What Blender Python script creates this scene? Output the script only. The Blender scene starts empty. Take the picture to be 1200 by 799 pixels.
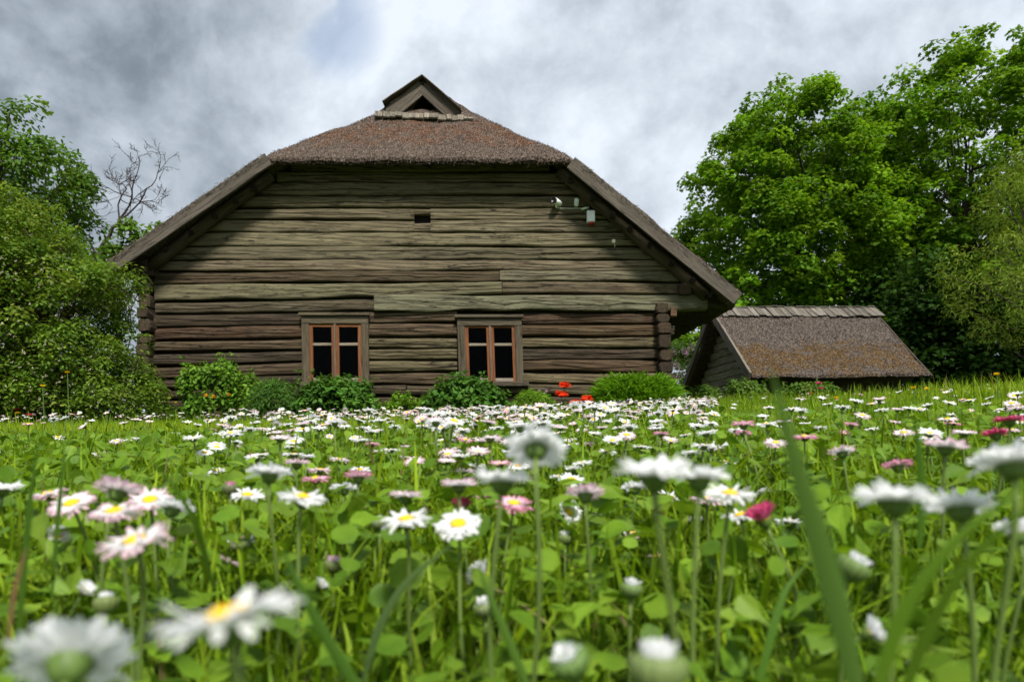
import bpy, math, random
import numpy as np
from mathutils import Vector, Matrix

R = np.random.default_rng(7)
random.seed(7)
rad = math.radians
scene = bpy.context.scene
COL = scene.collection

# ------------------------------------------------------------------ camera frame
CZ = 0.14            # eye height above the lawn at the lens (m)
F = 800.0            # focal length in photograph pixels (24 mm on a 36 mm wide frame)
HX, HY = 600.0, 505.0

def P(px, py, Y):
    return np.array([(px - HX) / F * Y, Y, CZ + (HY - py) / F * Y])

def smooth(a, b, t):
    t = np.clip((t - a) / (b - a), 0, 1)
    return t * t * (3 - 2 * t)

def gz(x, y):
    x = np.asarray(x, float); y = np.asarray(y, float)
    xc = np.clip(x, -7, 7)
    A = 0.30 + np.where(xc > 0, .050, .018) * xc + 0.02 * np.maximum(0, xc - 4.0)
    k = np.clip((y - 0.25) / 8.25, 0, 1.0) ** 0.70
    near = 0.02 * np.clip(x, -1, 1) * smooth(0.1, 1.0, y)
    bumps = 0.012 * np.sin(1.7 * x + 0.6) * np.sin(1.3 * y + 1.1) * smooth(0.4, 2.0, y)
    return A * k + near + bumps

# ------------------------------------------------------------------ noise
class SN:
    def __init__(s, seed, n=10, f0=1.0, f1=4.0):
        r = np.random.default_rng(seed)
        d = r.normal(size=(n, 3)); d /= np.linalg.norm(d, axis=1)[:, None]
        f = np.exp(r.uniform(math.log(f0), math.log(f1), n))
        s.k = d * f[:, None] * 2 * math.pi; s.p = r.uniform(0, 6.28, n); s.a = (f0 / f) ** 0.6
        s.a /= np.sqrt((s.a ** 2).sum() / 2)
    def __call__(s, V):
        V = np.atleast_2d(V)
        return (np.sin(V @ s.k.T + s.p) * s.a).sum(1)

# ------------------------------------------------------------------ mesh builder
class MB:
    def __init__(s):
        s.V = []; s.C = []; s.W = []; s.F = []; s.n = 0
    def add(s, V, faces, col=(1, 1, 1), W=None, mi=0):
        V = np.asarray(V, float).reshape(-1, 3); n = len(V)
        c = np.asarray(col, float)
        if c.ndim == 1: c = np.tile(c, (n, 1))
        s.V.append(V); s.C.append(c); s.W.append(V if W is None else np.asarray(W, float))
        if isinstance(faces, np.ndarray): faces = [faces]
        elif faces and not isinstance(faces[0], np.ndarray):
            by = {}
            for f in faces: by.setdefault(len(f), []).append(f)
            faces = [np.array(v) for v in by.values()]
        for f in faces:
            if len(f): s.F.append((f + s.n, mi))
        s.n += n
    # rectangular beam with chamfered edges; W runs along the grain
    def beam(s, p0, p1, up, w, h, bev=0.006, segs=1, jit=0.0, col=(1, 1, 1), caps=True, mi=0):
        p0 = np.asarray(p0, float); p1 = np.asarray(p1, float); d = p1 - p0; L = np.linalg.norm(d); d /= L
        up = np.asarray(up, float); up = up - d * (up @ d); up /= np.linalg.norm(up); sd = np.cross(d, up)
        bev = min(bev, w * .3, h * .3)
        a, b = w / 2, h / 2
        prof = [(-a + bev, -b), (a - bev, -b), (a, -b + bev), (a, b - bev), (a - bev, b), (-a + bev, b), (-a, b - bev), (-a, -b + bev)]
        V = []; W = []; off = R.uniform(0, 50, 3)
        for i in range(segs + 1):
            t = i / segs
            c = p0 + d * L * t
            if 0 < i < segs or jit: c = c + sd * R.normal() * jit + up * R.normal() * jit
            for (u, v) in prof:
                V.append(c + sd * u + up * v); W.append((L * t + off[0], u + off[1], v + off[2]))
        F = []
        for i in range(segs):
            for j in range(8):
                k = (j + 1) % 8
                F.append((i * 8 + j, i * 8 + k, i * 8 + 8 + k, i * 8 + 8 + j))
        if caps:
            F.append(tuple(range(7, -1, -1))); F.append(tuple(range(segs * 8, segs * 8 + 8)))
        s.add(V, F, col, W, mi)
    def tube(s, pts, radii, sides=6, col=(1, 1, 1), caps=True, mi=0, wob=0.0):
        pts = np.asarray(pts, float); n = len(pts)
        radii = np.broadcast_to(np.asarray(radii, float), (n,))
        T = np.gradient(pts, axis=0); T /= np.linalg.norm(T, axis=1)[:, None] + 1e-12
        ref = np.array([0, 0, 1.0]) if abs(T[0][2]) < .9 else np.array([1.0, 0, 0])
        V = []; W = []; L = 0; off = R.uniform(0, 50, 3)
        for i in range(n):
            if i: L += np.linalg.norm(pts[i] - pts[i - 1])
            a = ref - T[i] * (ref @ T[i]); a /= np.linalg.norm(a); b = np.cross(T[i], a); ref = a
            for j in range(sides):
                th = 2 * math.pi * j / sides; r = radii[i] * (1 + wob * R.normal())
                V.append(pts[i] + a * r * math.cos(th) + b * r * math.sin(th))
                W.append((L + off[0], radii[i] * th + off[1], off[2]))
        F = []
        for i in range(n - 1):
            for j in range(sides):
                k = (j + 1) % sides
                F.append((i * sides + j, i * sides + k, (i + 1) * sides + k, (i + 1) * sides + j))
        if caps:
            F.append(tuple(range(sides - 1, -1, -1))); F.append(tuple(range((n - 1) * sides, n * sides)))
        s.add(V, F, col, W, mi)
    def lathe(s, prof, axis_o, axis_d, sides=16, col=(1, 1, 1), mi=0, ripple=None):
        o = np.asarray(axis_o, float); d = np.asarray(axis_d, float); d = d / np.linalg.norm(d)
        ref = np.array([0, 0, 1.0]) if abs(d[2]) < .9 else np.array([1.0, 0, 0])
        a = np.cross(d, ref); a /= np.linalg.norm(a); b = np.cross(d, a)
        V = []; cc = np.asarray(col, float); C = []
        for i, (r, h) in enumerate(prof):
            for j in range(sides):
                th = 2 * math.pi * j / sides
                rr = r * (1 + (ripple(th, i) if ripple else 0))
                V.append(o + d * h + (a * math.cos(th) + b * math.sin(th)) * rr)
                C.append(cc if cc.ndim == 1 else cc[i])
        F = []
        for i in range(len(prof) - 1):
            for j in range(sides):
                k = (j + 1) % sides
                F.append((i * sides + j, i * sides + k, (i + 1) * sides + k, (i + 1) * sides + j))
        F.append(tuple(range(sides - 1, -1, -1))); F.append(tuple(range((len(prof) - 1) * sides, len(prof) * sides)))
        s.add(V, F, np.array(C), None, mi)
    def box(s, x0, x1, y0, y1, z0, z1, col=(1, 1, 1), mi=0):
        V = [(x, y, z) for z in (z0, z1) for y in (y0, y1) for x in (x0, x1)]
        s.add(V, [(0, 2, 3, 1), (4, 5, 7, 6), (0, 1, 5, 4), (2, 6, 7, 3), (0, 4, 6, 2), (1, 3, 7, 5)], col, None, mi)
    # many copies of a flat leaf outline
    def leaves(s, C, N, size, tmpl, col, spin=None, along=None, mi=0):
        C = np.asarray(C, float); n = len(C)
        N = N / (np.linalg.norm(N, axis=1)[:, None] + 1e-9)
        A = R.normal(size=(n, 3)) if along is None else np.asarray(along, float)
        A = A - N * (A * N).sum(1)[:, None]; A /= np.linalg.norm(A, axis=1)[:, None] + 1e-9
        B = np.cross(N, A)
        T = np.asarray(tmpl, float); k = len(T)
        size = np.broadcast_to(np.asarray(size, float), (n,))
        V = C[:, None, :] + size[:, None, None] * (A[:, None, :] * T[None, :, 0:1] + B[:, None, :] * T[None, :, 1:2] + N[:, None, :] * T[None, :, 2:3])
        F = np.arange(n * k).reshape(n, k)
        s.add(V.reshape(-1, 3), F, np.repeat(np.asarray(col), k, axis=0) if np.ndim(col) > 1 else col, None, mi)
    def build(s, name, mats, parent=None, origin=None, smooth=False):
        V = np.concatenate(s.V)
        if parent is not None and origin is None: origin = np.array(parent['_o'])
        if origin is not None: V = V - np.asarray(origin)
        C = np.concatenate(s.C); W = np.concatenate(s.W)
        me = bpy.data.meshes.new(name)
        me.vertices.add(len(V)); me.vertices.foreach_set('co', V.astype(np.float32).ravel())
        loops = np.concatenate([f.ravel() for f, _ in s.F]).astype(np.int32)
        tot = np.concatenate([np.full(len(f), f.shape[1]) for f, _ in s.F])
        mi = np.concatenate([np.full(len(f), m) for f, m in s.F]).astype(np.int32)
        st = np.concatenate([[0], np.cumsum(tot)[:-1]]).astype(np.int32)
        me.loops.add(len(loops)); me.loops.foreach_set('vertex_index', loops)
        me.polygons.add(len(tot)); me.polygons.foreach_set('loop_start', st)
        me.polygons.foreach_set('material_index', mi)
        if smooth: me.polygons.foreach_set('use_smooth', np.ones(len(tot), bool))
        else: me.polygons.foreach_set('use_smooth', np.zeros(len(tot), bool))
        me.update(calc_edges=True)
        a = me.attributes.new('Col', 'FLOAT_COLOR', 'POINT')
        a.data.foreach_set('color', np.concatenate([C, np.ones((len(C), 1))], 1).astype(np.float32).ravel())
        w = me.attributes.new('W', 'FLOAT_VECTOR', 'POINT'); w.data.foreach_set('vector', W.astype(np.float32).ravel())
        for m in (mats if isinstance(mats, (list, tuple)) else [mats]): me.materials.append(m)
        o = bpy.data.objects.new(name, me); COL.objects.link(o)
        if parent is not None: o.parent = parent
        elif origin is not None: o.location = Vector(origin)
        return o

ORIG = {}
def thing(name, loc, label, cat, group=None, kind=None):
    o = bpy.data.objects.new(name, None); COL.objects.link(o)
    o.empty_display_size = 0.1
    o.location = Vector([float(v) for v in loc]); o['_o'] = [float(v) for v in loc]
    tag(o, label, cat, group, kind); return o
def tag(o, label=None, cat=None, group=None, kind=None):
    if label: o['label'] = label
    if cat: o['category'] = cat
    if group: o['group'] = group
    if kind: o['kind'] = kind
    return o
def sub(o, parent):           # hang an already-built piece one level deeper (both share the root's origin)
    o.parent = parent; return o

# ------------------------------------------------------------------ materials
def new_mat(name):
    m = bpy.data.materials.new(name); m.use_nodes = True
    nt = m.node_tree; nt.nodes.clear()
    return m, nt, nt.nodes, nt.links
def nd(ns, t, **kw):
    n = ns.new(t)
    for k, v in kw.items():
        if k in ('operation', 'blend_type', 'data_type', 'attribute_name', 'noise_dimensions', 'feature', 'interpolation_type', 'noise_type', 'sky_type', 'vector_type', 'distance'):
            setattr(n, k, v)
        else: n.inputs[k].default_value = v
    return n
def math_(ns, ls, op, a, b=None, c=None, clamp=False):
    n = ns.new('ShaderNodeMath'); n.operation = op; n.use_clamp = clamp
    for i, v in enumerate((a, b, c)):
        if v is None: continue
        if isinstance(v, (int, float)): n.inputs[i].default_value = v
        else: ls.new(v, n.inputs[i])
    return n.outputs[0]
def mixc(ns, ls, fac, a, b, bt='MIX'):
    n = ns.new('ShaderNodeMix'); n.data_type = 'RGBA'; n.blend_type = bt
    for i, v in ((0, fac), (6, a), (7, b)):
        if isinstance(v, (int, float)): n.inputs[i].default_value = v
        elif isinstance(v, (tuple, list)): n.inputs[i].default_value = (*v[:3], 1)
        else: ls.new(v, n.inputs[i])
    return n.outputs[2]
def ramp(ns, ls, x, lo, hi):
    n = ns.new('ShaderNodeMapRange'); n.interpolation_type = 'SMOOTHSTEP'
    n.inputs[1].default_value = lo; n.inputs[2].default_value = hi
    ls.new(x, n.inputs[0]); return n.outputs[0]
def noise(ns, ls, vec, scale, detail=4, rough=.55, mul=None):
    if mul:
        v = ns.new('ShaderNodeVectorMath'); v.operation = 'MULTIPLY'; ls.new(vec, v.inputs[0]); v.inputs[1].default_value = mul; vec = v.outputs[0]
    n = ns.new('ShaderNodeTexNoise'); n.inputs['Scale'].default_value = scale; n.inputs['Detail'].default_value = detail; n.inputs['Roughness'].default_value = rough
    ls.new(vec, n.inputs['Vector']); return n.outputs[0]

def mat_wood(name, crack=1.0, moss=0.35, fine=1.0, dark=.62):
    m, nt, ns, ls = new_mat(name)
    at = nd(ns, 'ShaderNodeAttribute', attribute_name='Col'); w = nd(ns, 'ShaderNodeAttribute', attribute_name='W')
    W = w.outputs['Vector']
    big = noise(ns, ls, W, 1.0, 4, .6, (.8, 2.5, 2.5))
    grain = noise(ns, ls, W, 1.0, 5, .65, (2.2, 45, 45))
    fineg = noise(ns, ls, W, 1.0, 3, .6, (6, 160, 160))
    ck = noise(ns, ls, W, 1.0, 3, .5, (.55, 14, 14))
    ck2 = noise(ns, ls, W, 1.0, 2, .5, (1.5, 34, 34))
    c1 = math_(ns, ls, 'ABSOLUTE', math_(ns, ls, 'SUBTRACT', ck, .5))
    c2 = math_(ns, ls, 'ABSOLUTE', math_(ns, ls, 'SUBTRACT', ck2, .5))
    crackm = math_(ns, ls, 'MULTIPLY', math_(ns, ls, 'SUBTRACT', 1, ramp(ns, ls, c1, .003, .016)), ramp(ns, ls, big, .42, .55))
    crack2 = math_(ns, ls, 'MULTIPLY', math_(ns, ls, 'SUBTRACT', 1, ramp(ns, ls, c2, .0, .02)), .6)
    cr = math_(ns, ls, 'MULTIPLY', math_(ns, ls, 'MAXIMUM', crackm, crack2), crack, clamp=True)
    col = mixc(ns, ls, 1.0, at.outputs['Color'], (dark, dark * .94, dark * .82), 'MULTIPLY')
    # weathering: silver-green and rust-brown zones of the boards themselves
    patch = noise(ns, ls, W, 1.0, 4, .65, (1.4, 5, 9))
    col = mixc(ns, ls, math_(ns, ls, 'MULTIPLY', ramp(ns, ls, patch, .5, .72), .55), col, (.055, .035, .022))
    col = mixc(ns, ls, math_(ns, ls, 'MULTIPLY', ramp(ns, ls, patch, .46, .28), moss), col, (.125, .118, .072))
    col = mixc(ns, ls, math_(ns, ls, 'MULTIPLY', ramp(ns, ls, grain, .38, .66), .55), col, mixc(ns, ls, 1.0, col, (.42, .38, .34), 'MULTIPLY'))
    col = mixc(ns, ls, math_(ns, ls, 'MULTIPLY', ramp(ns, ls, fineg, .45, .7), .35 * fine), col, mixc(ns, ls, 1.0, col, (1.5, 1.48, 1.42), 'MULTIPLY'))
    vor = ns.new('ShaderNodeTexVoronoi'); vm = ns.new('ShaderNodeVectorMath'); vm.operation = 'MULTIPLY'; ls.new(W, vm.inputs[0]); vm.inputs[1].default_value = (1.9, 5, 6.5); ls.new(vm.outputs[0], vor.inputs['Vector']); vor.inputs['Scale'].default_value = 1
    knot = math_(ns, ls, 'SUBTRACT', 1, ramp(ns, ls, vor.outputs['Distance'], .05, .14))
    col = mixc(ns, ls, math_(ns, ls, 'MULTIPLY', knot, .75), col, (.03, .022, .016))
    col = mixc(ns, ls, math_(ns, ls, 'MULTIPLY', cr, .9), col, (.008, .006, .005))
    h = math_(ns, ls, 'SUBTRACT', math_(ns, ls, 'ADD', math_(ns, ls, 'MULTIPLY', grain, .6), math_(ns, ls, 'MULTIPLY', fineg, .25)), math_(ns, ls, 'MULTIPLY', cr, 1.3))
    bp = ns.new('ShaderNodeBump'); bp.inputs['Strength'].default_value = .8; bp.inputs['Distance'].default_value = .012; ls.new(h, bp.inputs['Height'])
    b = nd(ns, 'ShaderNodeBsdfPrincipled', Roughness=.82); b.inputs['Specular IOR Level'].default_value = .25
    ls.new(col, b.inputs['Base Color']); ls.new(bp.outputs[0], b.inputs['Normal'])
    o = ns.new('ShaderNodeOutputMaterial'); ls.new(b.outputs[0], o.inputs[0]); return m

def mat_thatch(name, rust=.6, rustcol=(.16, .07, .028), zlo=None, zhi=None, gs=1.0):
    m, nt, ns, ls = new_mat(name)
    at = nd(ns, 'ShaderNodeAttribute', attribute_name='Col')
    tc = ns.new('ShaderNodeTexCoord'); O = tc.outputs['Object']
    n1 = noise(ns, ls, O, 70 * gs, 3, .7); n2 = noise(ns, ls, O, 24 * gs, 4, .6); n3 = noise(ns, ls, O, 1.3, 5, .62)
    col = at.outputs['Color']
    rm = ramp(ns, ls, n3, .47, .62)
    if zlo is not None:      # lichen grows in a belt across the slope
        sx = ns.new('ShaderNodeSeparateXYZ'); ls.new(O, sx.inputs[0])
        z = sx.outputs[2]
        wob = math_(ns, ls, 'ADD', z, math_(ns, ls, 'MULTIPLY', math_(ns, ls, 'SUBTRACT', noise(ns, ls, O, 2.4, 4, .6), .5), abs(zhi - zlo) * 2.0))
        mid = (zlo + zhi) / 2; hw = (zhi - zlo) / 2
        belt = math_(ns, ls, 'SUBTRACT', 1, ramp(ns, ls, math_(ns, ls, 'ABSOLUTE', math_(ns, ls, 'SUBTRACT', wob, mid)), hw * .5, hw * 1.2))
        rm = math_(ns, ls, 'MULTIPLY', belt, ramp(ns, ls, noise(ns, ls, O, 6, 4, .7), .36, .56))
    col = mixc(ns, ls, math_(ns, ls, 'MULTIPLY', rm, rust), col, rustcol)
    col = mixc(ns, ls, ramp(ns, ls, n1, .42, .68), mixc(ns, ls, 1, col, (.33, .32, .31), 'MULTIPLY'), mixc(ns, ls, 1, col, (1.75, 1.72, 1.68), 'MULTIPLY'))
    col = mixc(ns, ls, math_(ns, ls, 'MULTIPLY', ramp(ns, ls, n2, .56, .74), .4), col, (.02, .016, .013))
    h = math_(ns, ls, 'ADD', math_(ns, ls, 'MULTIPLY', n1, .6), n2)
    bp = ns.new('ShaderNodeBump'); bp.inputs['Strength'].default_value = 1; bp.inputs['Distance'].default_value = .03; ls.new(h, bp.inputs['Height'])
    b = nd(ns, 'ShaderNodeBsdfPrincipled', Roughness=.95); b.inputs['Specular IOR Level'].default_value = .1
    ls.new(col, b.inputs['Base Color']); ls.new(bp.outputs[0], b.inputs['Normal'])
    o = ns.new('ShaderNodeOutputMaterial'); ls.new(b.outputs[0], o.inputs[0]); return m

def mat_leaf(name, trans=.4, rough=.45, spec=.35, tint=(1.15, 1.1, .55), vary=0.0):
    m, nt, ns, ls = new_mat(name)
    at = nd(ns, 'ShaderNodeAttribute', attribute_name='Col'); col = at.outputs['Color']
    if vary:
        tc = ns.new('ShaderNodeTexCoord'); n = noise(ns, ls, tc.outputs['Object'], vary, 3, .6)
        col = mixc(ns, ls, ramp(ns, ls, n, .3, .7), mixc(ns, ls, 1, col, (.8, .84, .7), 'MULTIPLY'), mixc(ns, ls, 1, col, (1.22, 1.15, 1.15), 'MULTIPLY'))
    b = nd(ns, 'ShaderNodeBsdfPrincipled', Roughness=rough); b.inputs['Specular IOR Level'].default_value = spec
    ls.new(col, b.inputs['Base Color'])
    t = ns.new('ShaderNodeBsdfTranslucent'); ls.new(mixc(ns, ls, 1, col, tint, 'MULTIPLY'), t.inputs[0])
    x = ns.new('ShaderNodeMixShader'); x.inputs[0].default_value = trans; ls.new(b.outputs[0], x.inputs[1]); ls.new(t.outputs[0], x.inputs[2])
    o = ns.new('ShaderNodeOutputMaterial'); ls.new(x.outputs[0], o.inputs[0]); return m

def mat_col(name, rough=.6, spec=.4, bump=0, scale=60, var=.25):
    m, nt, ns, ls = new_mat(name)
    at = nd(ns, 'ShaderNodeAttribute', attribute_name='Col'); tc = ns.new('ShaderNodeTexCoord')
    n = noise(ns, ls, tc.outputs['Object'], scale, 4, .6)
    col = mixc(ns, ls, n, mixc(ns, ls, 1, at.outputs['Color'], (1 - var,) * 3, 'MULTIPLY'), mixc(ns, ls, 1, at.outputs['Color'], (1 + var,) * 3, 'MULTIPLY'))
    b = nd(ns, 'ShaderNodeBsdfPrincipled', Roughness=rough); b.inputs['Specular IOR Level'].default_value = spec
    ls.new(col, b.inputs['Base Color'])
    if bump:
        bp = ns.new('ShaderNodeBump'); bp.inputs['Strength'].default_value = .7; bp.inputs['Distance'].default_value = bump; ls.new(n, bp.inputs['Height']); ls.new(bp.outputs[0], b.inputs['Normal'])
    o = ns.new('ShaderNodeOutputMaterial'); ls.new(b.outputs[0], o.inputs[0]); return m

def mat_glass(name):
    m, nt, ns, ls = new_mat(name)
    t = ns.new('ShaderNodeBsdfTransparent'); t.inputs[0].default_value = (.45, .47, .46, 1)
    g = ns.new('ShaderNodeBsdfGlossy'); g.inputs['Roughness'].default_value = .08; g.inputs[0].default_value = (.8, .8, .8, 1)
    f = ns.new('ShaderNodeFresnel'); f.inputs[0].default_value = 1.12
    x = ns.new('ShaderNodeMixShader'); ls.new(f.outputs[0], x.inputs[0]); ls.new(t.outputs[0], x.inputs[1]); ls.new(g.outputs[0], x.inputs[2])
    o = ns.new('ShaderNodeOutputMaterial'); ls.new(x.outputs[0], o.inputs[0]); return m

def mat_ground(name):
    m, nt, ns, ls = new_mat(name)
    tc = ns.new('ShaderNodeTexCoord'); O = tc.outputs['Object']
    n1 = noise(ns, ls, O, 3, 6, .65); n2 = noise(ns, ls, O, 45, 4, .6)
    col = mixc(ns, ls, ramp(ns, ls, n1, .35, .65), (.05, .085, .012), (.08, .13, .016))
    col = mixc(ns, ls, ramp(ns, ls, n2, .5, .75), col, (.03, .024, .014))
    b = nd(ns, 'ShaderNodeBsdfPrincipled', Roughness=.95); b.inputs['Specular IOR Level'].default_value = .1
    ls.new(col, b.inputs['Base Color'])
    bp = ns.new('ShaderNodeBump'); bp.inputs['Distance'].default_value = .02; ls.new(n2, bp.inputs['Height']); ls.new(bp.outputs[0], b.inputs['Normal'])
    o = ns.new('ShaderNodeOutputMaterial'); ls.new(b.outputs[0], o.inputs[0]); return m

M_LOG = mat_wood('weathered_log'); M_BOARD = mat_wood('weathered_board', .7, .15, 1.0, .8); M_SASH = mat_wood('sash_wood', .35, .0, .6, .9)
M_DARKWOOD = mat_wood('dark_log', .8, .08, 1.0, .7)
M_BARK = mat_col('bark', .9, .1, .02, 14, .5)
M_LEAF = mat_leaf('leaf', .48, .6, .12); M_SHRUB = mat_leaf('shrub_leaf', .42, .55, .15); M_GRASS = mat_leaf('grass_blade', .48, .5, .16, (1.15, 1.1, .5))
M_COVER = mat_leaf('ground_leaf', .42, .5, .18, (1.1, 1.08, .5), 60)
M_PETAL = mat_leaf('petal', .58, .6, .15, (1.02, 1.02, 1.02)); M_CENTRE = mat_col('daisy_centre', .75, .2, .0008, 1400, .35)
M_GREEN = mat_leaf('stem_green', .15, .5, .3)
M_PAINT = mat_col('white_plastic', .4, .5, 0, 30, .06); M_BLACK = mat_col('black_plastic', .3, .5, 0, 30, .1)
M_GLASS = mat_glass('window_glass'); M_DARK = mat_col('shade_black', .95, .05, 0, 5, .2)  # M_DARK: near-black that puts the shade of hole, joints and room into colour

# ------------------------------------------------------------------ ground
def axis(a, b, step, far, n=14):
    c = np.arange(a, b + 1e-6, step)
    g = np.geomspace(step, far, n)
    return np.concatenate([a - g[::-1], c, b + g])
xs = axis(-10, 12, .2, 500); ys = axis(-2, 14, .2, 600)
X, Yg = np.meshgrid(xs, ys)
Z = gz(X, Yg)
gv = np.stack([X.ravel(), Yg.ravel(), Z.ravel()], 1)
nx, ny = len(xs), len(ys)
idx = np.arange(nx * ny).reshape(ny, nx)
mb = MB(); mb.add(gv, np.stack([idx[:-1, :-1], idx[:-1, 1:], idx[1:, 1:], idx[1:, :-1]], -1).reshape(-1, 4))
tag(mb.build('ground', mat_ground('lawn_soil'), smooth=True), kind='structure')

# ================================================================== FARMHOUSE
YW = 9.5; YR = 9.15; BACK = 19.0
S = F / YW
def wx(px): return (px - HX) / S
def wz(py): return CZ + (HY - py) / S
HO = np.array([-1.5, YW, float(gz(-1.5, YW))])
house = thing('farmhouse', HO, 'old log farmhouse with thatched half-hipped roof and two small dark windows', 'house')

# roof outline at the front (x, z of the thatch top)
rl = P(130, 304, YR); rlt = P(309, 181, YR); rrt = P(676, 186, YR); rr = P(867, 342, YR)
YG = 10.15
ap = P(495.3, 91.5, YG)
RX = [rl[0], rlt[0], ap[0], rrt[0], rr[0]]; RZ = [rl[2], rlt[2], ap[2], rrt[2], rr[2]]
def roof_main(x):
    z = np.interp(x, RX, RZ)
    z2 = (np.interp(x - .12, RX, RZ) + np.interp(x + .12, RX, RZ)) / 2
    return np.where(np.abs(x - ap[0]) < .14, z, np.where((x < RX[0] + .15) | (x > RX[-1] - .15), z, z2))
def hip(y): return 3.845 + (y - YR) * 1.05
def smin(a, b, k):
    h = np.clip(.5 + .5 * (b - a) / k, 0, 1)
    return b + (a - b) * h - k * h * (1 - h)
lump = SN(3, 14, .5, 3.0); fuzz = SN(4, 16, 4, 16)
def heightfield(fn, xs, ys, thick, mb, col, edge=0.0, taper=0):
    X, Y = np.meshgrid(xs, ys); Zt = fn(X, Y)
    P0 = np.stack([X, Y, Zt], -1).reshape(-1, 3)
    Zt = Zt + (0.014 * lump(P0) + 0.006 * fuzz(P0)).reshape(Zt.shape)
    top = np.stack([X, Y, Zt], -1)
    top[0, :, 2] -= edge; 
    bot = np.stack([X, Y, Zt - (thick if not taper else .055 + (thick - .055) * smooth(0, .3, Y - YR))], -1)
    ny, nx = X.shape; n = nx * ny
    i = np.arange(n).reshape(ny, nx)
    q = np.stack([i[:-1, :-1], i[:-1, 1:], i[1:, 1:], i[1:, :-1]], -1).reshape(-1, 4)
    F_ = [q, q[:, ::-1] + n]
    def rim(a): 
        return np.stack([a[:-1] + n, a[1:] + n, a[1:], a[:-1]], -1)
    F_ += [rim(i[0]), rim(i[-1])[:, ::-1], rim(i[:, 0])[:, ::-1], rim(i[:, -1])]
    mb.add(np.concatenate([top.reshape(-1, 3), bot.reshape(-1, 3)]), F_, col)
THC = (.135, .105, .087)
mb = MB()
xs_r = np.concatenate([np.linspace(rl[0], ap[0], 70)[:-1], np.linspace(ap[0], rr[0], 75)])
yf = np.concatenate([np.linspace(YR, YR + .15, 5)[:-1], np.linspace(YR + .15, YG + .02, 20)])
def front_fn(X, Y):
    z = smin(roof_main(X), hip(Y), .10)
    return z - .05 * np.clip(1 - (Y - YR) / .12, 0, 1) ** 2 * ((X > rlt[0] - .05) & (X < rrt[0] + .05))
heightfield(front_fn, xs_r, yf, .17, mb, THC, taper=1)
yb = np.linspace(YG, BACK, 60)
heightfield(lambda X, Y: roof_main(X) + 0 * Y, xs_r, yb, .17, mb, THC)
# loose straw lying on the thatch, and the frayed eave
def straw(mb, n, xr, yr, fn, slope_dir, size, cols, lift=.012, stand=.7):
    x = R.uniform(*xr, n); y = R.uniform(*yr, n); z = fn(x, y)
    e = 1e-3
    N = np.stack([-(fn(x + e, y) - fn(x - e, y)) / (2 * e), -(fn(x, y + e) - fn(x, y - e)) / (2 * e), np.ones(n)], 1)
    N /= np.linalg.norm(N, axis=1)[:, None]
    Pn = np.stack([x, y, z], 1); Pn[:, 2] += 0.014 * lump(Pn) + R.uniform(-.004, lift, n)
    A = np.asarray(slope_dir, float) + R.normal(size=(n, 3)) * .6 + N * R.uniform(-.1, stand, n)[:, None]
    N2 = N + R.normal(size=(n, 3)) * .45
    c = np.array(cols)[R.integers(0, len(cols), n)] * R.uniform(.6, 1.35, n)[:, None]
    mb.leaves(Pn, N2, R.uniform(.6, 1.3, n) * size, [(-.1, -.07, 0), (.5, -.06, .02), (1, 0, .05), (.5, .06, .02), (-.1, .07, 0)], c, along=A)
SC = [(.22, .18, .158), (.125, .10, .086), (.29, .245, .215), (.165, .122, .095), (.07, .056, .048), (.18, .115, .085)]
straw(mb, 26000, (rlt[0] + .05, rrt[0] - .05), (YR, YG), front_fn, (0, -1, -.9), .03, SC)
straw(mb, 3500, (rl[0], rlt[0]), (YR, YR + .9), front_fn, (-1, -.3, -.69), .045, SC, .004, .15)
straw(mb, 3500, (rrt[0], rr[0]), (YR, YR + .9), front_fn, (1, -.3, -.87), .045, SC, .004, .15)
# eave fringe
n = 5200; x = R.uniform(rlt[0] - .05, rrt[0] + .05, n); t = R.uniform(0, 1, n)
Pe = np.stack([x, np.full(n, YR) + R.uniform(-.005, .06, n), front_fn(x, np.full(n, YR)) - .07 * t], 1)
c = np.array(SC)[R.integers(0, len(SC), n)] * R.uniform(.5, 1.1, n)[:, None]
mb.leaves(Pe, np.tile([0, -.3, 1.], (n, 1)) + R.normal(size=(n, 3)) * .5, R.uniform(.02, .05, n), [(-.2, -.07, 0), (.5, -.06, .02), (1, 0, .05), (.5, .06, .02), (-.2, .07, 0)], c,
          along=np.stack([R.normal(size=n) * .3, -np.ones(n), -.6 + R.normal(size=n) * .4], 1))
roof = mb.build('thatched_roof', mat_thatch('house_thatch', .5, (.17, .075, .036), zlo=4.05 - HO[2], zhi=4.62 - HO[2]), house)

# bargeboards (weathered planks along both rakes)
def rake_board(a, b, name, side):
    mb = MB()
    d = (b - a); d /= np.linalg.norm(d); up = np.array([-d[2], 0, d[0]]); 
    if up[2] < 0: up = -up
    off = -up * .125 + np.array([0, -.035, 0])
    n = 9
    # upper thatch lip in front, then the board
    for k, (o2, h, yy, cc) in enumerate([(-.108, .185, -.04, (.115, .104, .094))]):
        p0 = a + up * o2 + np.array([0, yy, 0]); p1 = b + up * o2 + np.array([0, yy, 0])
        mb.beam(p0 - d * .03, p1 + d * .02, up, .035 if k == 0 else .05, h, .008, n, .004 if k else .0025, cc)
    return mb.build(name, M_BOARD, house)
rake_board(rl, rlt + (0.0, 0, 0), 'bargeboard', -1)
rake_board(rr, rrt, 'bargeboard', 1)
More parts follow.
